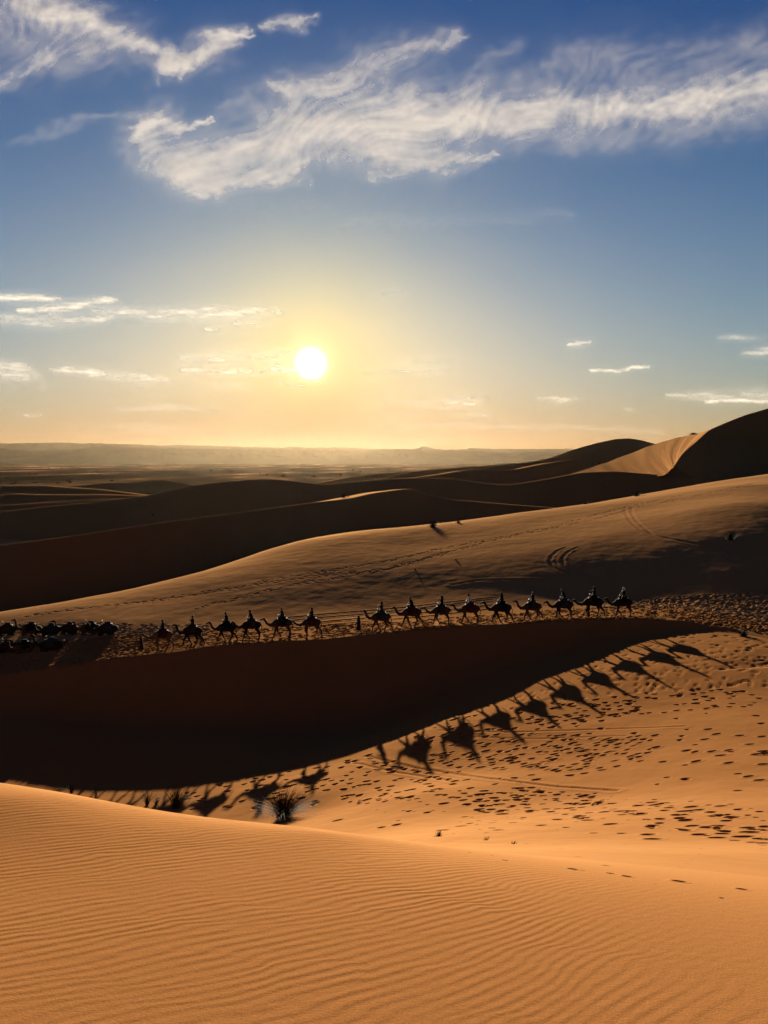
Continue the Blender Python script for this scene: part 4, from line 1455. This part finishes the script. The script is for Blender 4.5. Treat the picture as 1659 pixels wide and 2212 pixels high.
g1 = make_guide(305, 0, YAW, 'brown', 'brown', 'guide in brown robe walking in front of the leading camel')
g2 = make_guide(775, 1, YAW, 'blue', 'black', 'guide in dark robe walking in the gap between the two strings')
rope((g1[0] + 0.02, g1[1] + .1, g1[2] + 0.95), local(0, (HEADP[VARS[0]][0], 0, HEADP[VARS[0]][1])), 0.15, 'thin rope from the guide in brown to the leading camel')
rope((g2[0] + 0.1, g2[1] + .1, g2[2] + 0.92), local(6, (HEADP[VARS[6]][0], 0, HEADP[VARS[6]][1])), 0.15, 'thin rope from the guide in dark robe to the rear string')

# ---- camels lying down at the left
RESTING = [(14, 1371, 0, 2, 0.25, 'resting camel of the back row cut off by the left edge of the photo'), (66, 1370, 0, 0, 0.0, 'resting camel with raised head and upright saddle handle, second in the back row'),
           (108, 1371, 1, 1, 0.5, 'bulky resting camel third in the back row, head turned'), (149, 1369, 1, 1, -0.2, 'resting camel fourth in the back row, saddle dusted with light'),
           (194, 1369, 2, 2, 0.1, 'resting camel fifth in the back row, neck laid forward'), (229, 1371, 2, 2, 0.35, 'resting camel at the right end of the back row'),
           (14, 1409, 0, 2, 0.3, 'resting camel at the left end of the front row'), (50, 1410, 1, 1, 0.8, 'resting camel in the middle of the front row'),
           (108, 1404, 0, 0, 0.05, 'resting camel with rim lit neck at the right end of the front row')]
for k, (u, v, var, _, dyaw, lb) in enumerate(RESTING):
    x, y = at(u, v, 72)
    z = min(ground_z(x - .5, y), ground_z(x + .5, y)) - 0.02
    make_camel((x, y, z), YAW + dyaw, var, ('dark', 'brown', 'dark')[k % 3], ('brown', 'black', 'grey')[k % 3], lb, rest=True, group='camels resting on the sand', scale=1.22 + 0.06 * math.sin(k * 1.7))


# ------------------------------------------------------------------ grass tufts and desert shrubs
def blades(n, height, spread, lean, seed, w=0.008, seg=4, fall=0.3, out0=0.45):
    r = np.random.default_rng(seed)
    V, F = [], []
    for i in range(n):
        a = r.uniform(0, 6.283)
        rr = abs(r.normal(0, 0.25)) * spread
        bx, by = rr * math.cos(a), rr * math.sin(a)
        out = abs(r.normal(out0, 0.30))
        L = height * r.uniform(0.55, 1.05)
        dx, dy = math.cos(a) * out + lean[0], math.sin(a) * out + lean[1]
        b0 = len(V)
        for s in range(seg + 1):
            t = s / seg
            px, py = bx + dx * L * t ** 1.3, by + dy * L * t ** 1.3
            pz = L * (t - fall * t * t * (0.4 + out)) * 0.95
            ww = w * (1 - 0.85 * t)
            V.append((px - ww * math.sin(a), py + ww * math.cos(a), pz))
            V.append((px + ww * math.sin(a), py - ww * math.cos(a), pz))
            if s:
                k = b0 + 2 * s
                F.append((k - 2, k - 1, k + 1, k))
    return np.array(V), np.array(F)


M_grass = plain('dry_tussock_grass', (0.022, 0.015, 0.007), noise=0.4, scale=3)
M_shrub = plain('dusty_shrub', (0.018, 0.016, 0.008), noise=0.4, scale=3)


def tuft(u, v, height, spread, n, label, lean=(0.12, 0.0), seed=0, mat=None, y0=9.0, w=0.008, out0=0.45, cat='grass tuft', grp='grass tufts in the sand hollow', nm='grass_tuft'):
    x, y = at(u, v, y0)
    if x != x:
        print('no ground for', label)
        return
    V, F = blades(n, height, spread, lean, seed, w, out0=out0)
    o = link(nm, mesh_np(nm, V, F, mat or M_grass))
    o.location = (x, y, ground_z(x, y) - 0.03)
    tag(o, label, cat, grp)
    return o


tuft(612, 1766, 2.0, 0.9, 800, 'large spiky dark grass tuft among the shadows, right of the other tufts', (0.10, -0.1), 1, w=0.012, y0=20, out0=0.75)
tuft(380, 1745, 1.9, 0.45, 260, 'tall grass tuft rising behind the near dune edge', (0.05, 0), 2, y0=20, w=0.012)
tuft(318, 1738, 1.4, 0.22, 130, 'small grass tuft left of the tall tuft', (0.05, 0), 3, y0=20)
tuft(338, 1736, 0.9, 0.3, 110, 'loose grass tuft just left of the tall tuft, spreading', (0.2, 0), 4, y0=20)
tuft(562, 1746, 0.9, 0.3, 110, 'thin grass tuft beside the large spiky tuft', (0.1, 0), 5, y0=20)
tuft(207, 1722, 1.0, 0.25, 60, 'sparse grass tuft at the shadow edge behind the near dune', (0.0, 0), 6, y0=20)
tuft(155, 1712, 0.9, 0.3, 120, 'dark grass tuft at the left end of the near dune edge', (0.0, 0), 7, y0=20)
tuft(775, 1735, 0.28, 0.4, 60, 'low flattened grass tuft right of the large tuft', (0.3, 0), 8, y0=15)
tuft(948, 1806, 0.28, 0.25, 70, 'small dark weed on the smooth slope below the footprints', (0.2, 0.1), 9, y0=9)
tuft(1050, 1815, 0.12, 0.2, 30, 'tiny dry weed lying on the smooth slope', (0.3, 0.1), 10, y0=9)
tuft(1107, 1823, 0.12, 0.2, 36, 'tiny dark weed right of the dry one on the smooth slope', (0.3, 0.1), 11, y0=9)
tuft(1605, 1374, 0.8, 0.8, 260, 'dark low bush at the right end of the sand ridge', (0.2, 0), 12, M_shrub, y0=50, w=0.014, cat='bush', grp='bushes on the dunes', nm='bush')
for (u, v, hh, sp, n, lb, sd, y0) in [(935, 1139, 1.6, 1.6, 320, 'dark bush on the bright crest of the smooth dune', 20, 110), (990, 1130, 0.9, 1.1, 160, 'smaller bush right of the dark bush on the crest', 21, 110),
                                      (1578, 1166, 1.8, 1.0, 260, 'lone upright bush on the dark right flank of the smooth dune', 22, 90), (1375, 1072, 1.6, 1.6, 260, 'bush half hidden at the crest of the smooth dune', 23, 130),
                                      (1265, 1089, 1.0, 1.3, 160, 'low bush at the crest left of the half hidden one', 24, 130), (897, 1231, 0.35, 0.5, 40, 'tiny weed on the smooth dune below the trail', 25, 85),
                                      (985, 1211, 0.4, 0.6, 50, 'tiny weed on the smooth dune beside the trail', 26, 85)]:
    tuft(u, v, hh, sp, n, lb, (0.1, 0), sd, M_shrub, y0, w=0.02, cat='bush', grp='bushes on the dunes', nm='bush')


def far_bush(u, v, y, hh, sp, n, label, seed, w=0.06, nm='bush', grp='bushes on the dunes'):
    x, yy, z = P(u, v, y)
    V, F = blades(n, hh, sp, (0.05, 0), seed, w)
    o = link(nm, mesh_np(nm, V, F, M_shrub))
    o.location = (x, yy, z - 0.1)
    tag(o, label, 'bush', grp)


far_bush(742, 1078.5, 240, 2.6, 0.7, 60, 'upright bush on the small sunlit top of the middle dune', 30)
far_bush(752, 1078.5, 240, 1.6, 1.2, 60, 'wide low bush next to the upright one on the middle dune', 31)
far_bush(1497, 938.5, 482, 1.6, 4.5, 200, 'dark bush on the skyline of the sunlit saddle slope', 32, 0.15)
far_bush(1292, 1003, 346, 1.2, 3.0, 120, 'small dark bush at the left foot of the saddle slope', 33, 0.12)
far_bush(330, 1113, 229, 0.9, 1.0, 60, 'lone bush on the shaded left flank of the dunes', 34, 0.05)

# trees and scrub scattered over the plain (too small to part)
r_ = np.random.default_rng(5)
VV, FF, nb_ = [], [], 0
for i in range(900):
    y = math.exp(r_.uniform(math.log(900), math.log(7000)))
    x = r_.uniform(-0.6, 0.6) * y
    if vnoise(np.array([x / 500]), np.array([y / 900]), 77)[0] < 0.05:
        continue
    hh = r_.uniform(0.8, 2.8) * (1.6 if r_.uniform() < 0.1 else 1)
    ww = hh * r_.uniform(0.8, 2.6)
    for j in range(5):
        a = r_.uniform(0, 6.28)
        cx, cy, cz = x + ww * .4 * math.cos(a), y + ww * .4 * math.sin(a), -29.9 + hh * r_.uniform(.25, .6)
        q = hh * .42
        s0 = len(VV)
        for (dx, dy, dz) in ((1.3, 0, 0), (0, 1.3, 0), (-1.3, 0, 0), (0, -1.3, 0), (0, 0, 1), (0, 0, -1)):
            VV.append((cx + dx * q * r_.uniform(.7, 1.2), cy + dy * q, cz + dz * q * r_.uniform(.7, 1.1)))
        for t in ((0, 1, 4), (1, 2, 4), (2, 3, 4), (3, 0, 4), (1, 0, 5), (2, 1, 5), (3, 2, 5), (0, 3, 5)):
            FF.append([s0 + k for k in t])
o = link('scrub', mesh_np('scrub', np.array(VV), np.array(FF), M_shrub, smooth=False))
tag(o, 'dark scrub and small trees scattered over the plain', kind='stuff')
# ------------------------------------------------------------------ high thin clouds, sheets of ice haze 2.5 km up
CL_H = 2500.0
STROKES = [
    # group, strength, [(u, v, half width) ...]
    (0, .95, [(20, -30, 34), (100, 20, 34), (165, 35, 30), (225, 60, 30), (300, 95, 28), (350, 125, 22), (390, 135, 22), (430, 118, 24), (475, 95, 24), (520, 82, 16), (556, 76, 5)]),
    (0, .50, [(-100, 60, 90), (0, 60, 80), (90, 80, 70), (190, 105, 45)]), (0, .62, [(-60, 220, 14), (0, 185, 14), (30, 165, 14), (75, 145, 14), (105, 122, 12)]),
    (0, .28, [(100, 140, 25), (200, 132, 25), (260, 140, 15)]), (0, .5, [(365, 150, 14), (385, 160, 10)]), (0, .4, [(338, 178, 4), (341, 172, 4)]),
    (1, .72, [(568, 54, 6), (600, 48, 12), (640, 50, 12), (678, 38, 6)]),
    (2, .90, [(280, 297, 12), (310, 270, 20), (350, 264, 26), (385, 275, 16), (420, 272, 9), (450, 264, 4)]),
    (2, .85, [(300, 300, 26), (330, 330, 34), (370, 355, 34), (410, 380, 32), (450, 400, 22)]),
    (2, .95, [(400, 350, 30), (470, 345, 42), (540, 325, 45), (620, 305, 46), (700, 290, 46), (780, 292, 46), (829, 285, 46)]),
    (2, .75, [(430, 408, 14), (520, 393, 20), (600, 375, 17), (660, 352, 13)]), (2, .6, [(632, 399, 6), (655, 396, 7), (680, 404, 4)]),
    (2, .66, [(600, 176, 15), (640, 198, 20), (700, 190, 24), (760, 165, 28), (829, 130, 30), (880, 105, 20), (930, 95, 20), (980, 82, 15), (1005, 88, 7)]),
    (2, .40, [(600, 255, 46), (700, 240, 50), (800, 222, 46), (900, 212, 42)]), (2, .26, [(475, 232, 12), (530, 208, 12)]),
    (2, .26, [(1000, 205, 22), (1035, 160, 20), (1065, 118, 18), (1120, 98, 14)]), (2, .30, [(560, 260, 14), (640, 238, 24)]),
    (2, 1.0, [(829, 272, 46), (980, 264, 48), (1130, 240, 44), (1280, 237, 32), (1430, 232, 28), (1530, 215, 30), (1660, 192, 34), (1800, 165, 40), (2000, 130, 30)]),
    (2, .38, [(1180, 150, 22), (1230, 130, 32), (1330, 135, 42), (1430, 150, 42), (1530, 122, 34), (1640, 95, 28), (1800, 66, 30)]),
    (2, .34, [(1130, 296, 18), (1250, 300, 24), (1330, 300, 26), (1480, 290, 24), (1659, 255, 24), (1800, 225, 24)]),
    (2, .75, [(829, 330, 20), (930, 345, 19), (1030, 340, 12), (1090, 330, 4)]), (2, .4, [(800, 385, 7), (880, 372, 12), (960, 360, 10)]), (2, .3, [(1110, 321, 4), (1140, 322, 3)]),
    (3, .95, [(-60, 644, 8), (0, 644, 8), (65, 644, 8), (135, 645.5, 3)]), (3, .95, [(40, 671, 4), (100, 669, 9), (165, 661, 9), (220, 649, 7), (252, 648, 3)]),
    (3, .62, [(-60, 686, 12), (0, 687, 12), (75, 695, 13), (150, 695, 11), (240, 687, 5)]), (3, .72, [(210, 672, 7), (280, 676, 11), (350, 680, 12), (425, 677, 13), (500, 676, 12), (605, 672, 6)]),
    (3, .55, [(440, 711, 4), (470, 712, 4)]), (3, .5, [(505, 699, 6), (575, 702, 4)]),
    (3, .66, [(-60, 790, 12), (0, 790, 12), (60, 797, 10), (85, 812, 5)]), (3, .6, [(-60, 812, 10), (0, 812, 9), (60, 815, 7)]), (3, .85, [(105, 797, 3), (165, 801, 7), (225, 805, 3)]),
    (3, .58, [(200, 811, 6), (300, 815, 10), (370, 824, 4)]), (3, .45, [(385, 774, 6), (450, 776, 13), (525, 773, 17), (590, 780, 18), (628, 784, 8)]), (3, .7, [(395, 799, 4), (480, 803, 5), (575, 804, 4)]),
    (3, .9, [(585, 797, 5), (625, 800, 6), (650, 801, 3)]), (3, .6, [(600, 765, 4), (645, 758, 5)]), (3, .5, [(640, 818, 3), (690, 822, 3)]),
    (3, .45, [(475, 831, 4), (540, 834, 3)]), (3, .5, [(616, 828, 3), (650, 834, 3)]), (3, .36, [(240, 884, 4), (375, 879, 6), (475, 889, 3)]), (3, .42, [(270, 921, 3), (345, 921, 3)]),
    (3, .26, [(175, 929, 4), (480, 934, 4)]), (3, .4, [(47, 896, 3), (95, 897, 3)]), (3, .3, [(85, 834, 5), (97, 834, 5)]), (3, .3, [(300, 839, 4), (315, 839, 4)]), (3, .3, [(20, 843, 4), (30, 838, 4)]),
    (4, .42, [(825, 637, 3), (865, 631, 4)]), (4, .62, [(1229, 744, 4), (1244, 741, 9), (1279, 736, 3)]), (4, .9, [(1274, 801, 3), (1349, 799, 3.5), (1360, 794, 3.5), (1404, 791, 3)]),
    (4, .6, [(1160, 861, 3), (1210, 864, 6), (1254, 859, 2.5)]), (4, .35, [(829, 874, 5), (905, 869, 6), (980, 884, 3)]), (4, .5, [(965, 859, 4), (1055, 861, 4)]), (4, .6, [(960, 871, 3), (1030, 874, 3)]),
    (4, .4, [(860, 898, 3), (900, 898, 3)]), (4, .4, [(995, 894, 3), (1055, 899, 4)]), (4, .58, [(1440, 854, 4), (1530, 856, 10), (1660, 852, 13), (1800, 848, 12)]), (4, .9, [(1515, 869, 3), (1580, 864, 3.5), (1660, 866, 3), (1760, 866, 3)]),
    (4, .3, [(829, 921, 4), (1030, 921, 5), (1230, 924, 5), (1430, 934, 4)]), (4, .3, [(900, 783, 5), (970, 781, 5)]), (4, .36, [(790, 806, 4), (829, 805, 5), (970, 799, 5)]),
    (4, .42, [(1560, 729, 5), (1640, 730, 6)]), (4, .62, [(1605, 766, 4), (1660, 757, 8), (1720, 755, 7)]), (4, .3, [(1350, 884, 4), (1366, 884, 3)]),
    (5, .20, [(745, 487, 10), (1000, 472, 14), (1230, 462, 10)]), (5, .34, [(20, 312, 8), (75, 295, 10), (125, 280, 9), (175, 260, 8), (255, 250, 4)]), (5, .12, [(560, 445, 8), (760, 450, 8)]),
]
cu = np.arange(-160, 1822, 3.0)
cv = np.arange(-160, 962, 3.0)
CU, CV = np.meshgrid(cu, cv)
# ragged edges: warp the picture of the strokes with drifting noise
wu = CU + 20 * fbm(CU / 80, CV / 50, 201, 5)
wv = CV + 14 * fbm(CU / 70 + 9, CV / 45, 202, 5) + 5.0 * fbm(CU / 22, CV / 16, 203, 3)
low = sstep(CV, 560, 660)
wu = wu * (1 - low) + (CU + 8 * fbm(CU / 60, CV / 20, 204, 3)) * low
wv = wv * (1 - low) + (CV + 2.5 * fbm(CU / 45, CV / 14, 205, 4)) * low
G = np.zeros((6,) + CU.shape)
for g, s, pts in STROKES:
    pa = np.array(pts, float)
    best = np.zeros(CU.shape)
    for a, b in zip(pa[:-1], pa[1:]):
        m = 4.6 * max(a[2], b[2]) + 30
        j0, j1 = np.searchsorted(cu, min(a[0], b[0]) - m), np.searchsorted(cu, max(a[0], b[0]) + m)
        i0, i1 = np.searchsorted(cv, min(a[1], b[1]) - m), np.searchsorted(cv, max(a[1], b[1]) + m)
        if i1 <= i0 or j1 <= j0:
            continue
        X, Y = wu[i0:i1, j0:j1] - a[0], wv[i0:i1, j0:j1] - a[1]
        dx, dy = b[0] - a[0], b[1] - a[1]
        k = np.clip((X * dx + Y * dy) / (dx * dx + dy * dy + 1e-9), 0, 1)
        w = (a[2] + (b[2] - a[2]) * k) * (1.38 if g == 2 and a[2] > 24 else 1.1)
        q = np.hypot(X - k * dx, Y - k * dy) / w
        best[i0:i1, j0:j1] = np.maximum(best[i0:i1, j0:j1], s * ((0.85 if g < 3 else 0.74) * np.exp(-(q ** 1.9)) + (0.09 if a[2] > 24 else 0.18) * np.exp(-((q / 2.1) ** 2))))
    G[g] = 1 - (1 - G[g]) * (1 - best)
env = 1 - np.prod(1 - G, axis=0)
# fibres: streaks combed up to the right, finer towards the horizon
ca, sa = math.cos(math.radians(-32)), math.sin(math.radians(-32))
bend = 0.5 * fbm(CU / 260, CV / 200, 210, 2)
Xr, Yr = CU * ca + CV * sa + 120 * bend, -CU * sa + CV * ca + 110 * bend
fib = fbm(Xr / 75, Yr / 19, 211, 4, 0.55)
fib2 = 0.6 * fbm(CU / 18 + bend, CV / 20, 212, 3, 0.55) + 0.4 * fbm(Xr / 34, Yr / 11, 216, 2, 0.5)
big = fbm(CU / 120, CV / 70, 213, 4)
fl = fbm(CU / 60, CV / 9, 214, 4, 0.55)
tex = (0.62 * fib + 0.30 * fib2) * (1 - 0.45 * sstep(env, 0.55, 0.95)) + 0.35 * big
tex = tex * (1 - low) + low * 1.1 * fl
dens = env * (0.90 + 0.52 * tex) - 0.10 * (1 - env) * env * (1 - tex)
dens = np.clip(dens, 0, 1) ** 1.2
dens = np.clip(dens * (0.80 + 0.20 * sstep(env, .5, 1)), 0, 0.92)
# nothing in front of the sun itself, only its left rim
ds = np.hypot(CU - 680, CV - 785)
dens = np.where(CU > 690, dens * sstep(ds, 40, 80), dens)
ds = np.hypot(CU - 672, CV - 785)
dens = dens * sstep(ds, 10, 20)
edge = np.minimum.reduce([sstep(CU, -160, -60), 1 - sstep(CU, 1720, 1820), sstep(CV, -160, -80)])
dens = dens * edge
aa, tt = ray(CU, CV)
tt = np.maximum(tt, 0.022)
Hh = CL_H + 2.0 * big * env
CX, CYY, CZ = aa * Hh / tt, Hh / tt, Hh


def cloud_mat(name, c):
    m, N, L = new_mat(name)
    at_ = N.new('ShaderNodeAttribute')
    at_.attribute_name = 'cloud_cover'
    tr = N.new('ShaderNodeBsdfTransparent')
    tl = N.new('ShaderNodeBsdfTranslucent')
    tl.inputs['Color'].default_value = (*c, 1)
    mxs = N.new('ShaderNodeMixShader')
    L.new(at_.outputs['Fac'], mxs.inputs[0])
    L.new(tr.outputs[0], mxs.inputs[1])
    L.new(tl.outputs[0], mxs.inputs[2])
    out = N.new('ShaderNodeOutputMaterial')
    L.new(mxs.outputs[0], out.inputs['Surface'])
    return m


M_cloud_high = cloud_mat('ice_cloud', (0.62, 0.63, 0.66))
M_cloud_low_glow = cloud_mat('painted_glow_low_cloud', (0.93, 0.92, 0.86))  # paler colour paints in the glow of sunlight scattered forward through low cloud
cvv = np.stack([CX, CYY, CZ], -1).reshape(-1, 3)
cidx = np.arange(CU.size).reshape(CU.shape)
cq = np.stack([cidx[:-1, :-1], cidx[1:, :-1], cidx[1:, 1:], cidx[:-1, 1:]], -1).reshape(-1, 4)
owner = np.argmax(G, axis=0)[:-1, :-1].ravel()
vis = np.maximum.reduce([dens[:-1, :-1], dens[1:, :-1], dens[1:, 1:], dens[:-1, 1:]]).ravel() > 0.006
CLAB = {0: 'white feathery cloud sweeping in from the top left corner', 1: 'small white cloud shred near the top of the sky', 2: 'long hooked bank of wispy cloud across the upper sky',
        3: 'flat cloud streaks low at the left of the sun', 4: 'thin cloud streaks low at the right of the sun', 5: 'very faint veils of high cloud'}
for g, lb in CLAB.items():
    f = cq[vis & (owner == g)]
    if not len(f):
        continue
    used, inv = np.unique(f, return_inverse=True)
    nm = 'cloud' if g in (0, 1, 2) else 'cloud_streaks'
    me = mesh_np(nm, cvv[used], inv.reshape(-1, 4), M_cloud_low_glow if g in (3, 4) else M_cloud_high)
    at2 = me.attributes.new('cloud_cover', 'FLOAT', 'POINT')
    at2.data.foreach_set('value', dens.ravel()[used].astype(np.float32))
    tag(link(nm, me), lb, kind='stuff')

print('cloud dens', dens.max(), (dens > 0.1).mean())
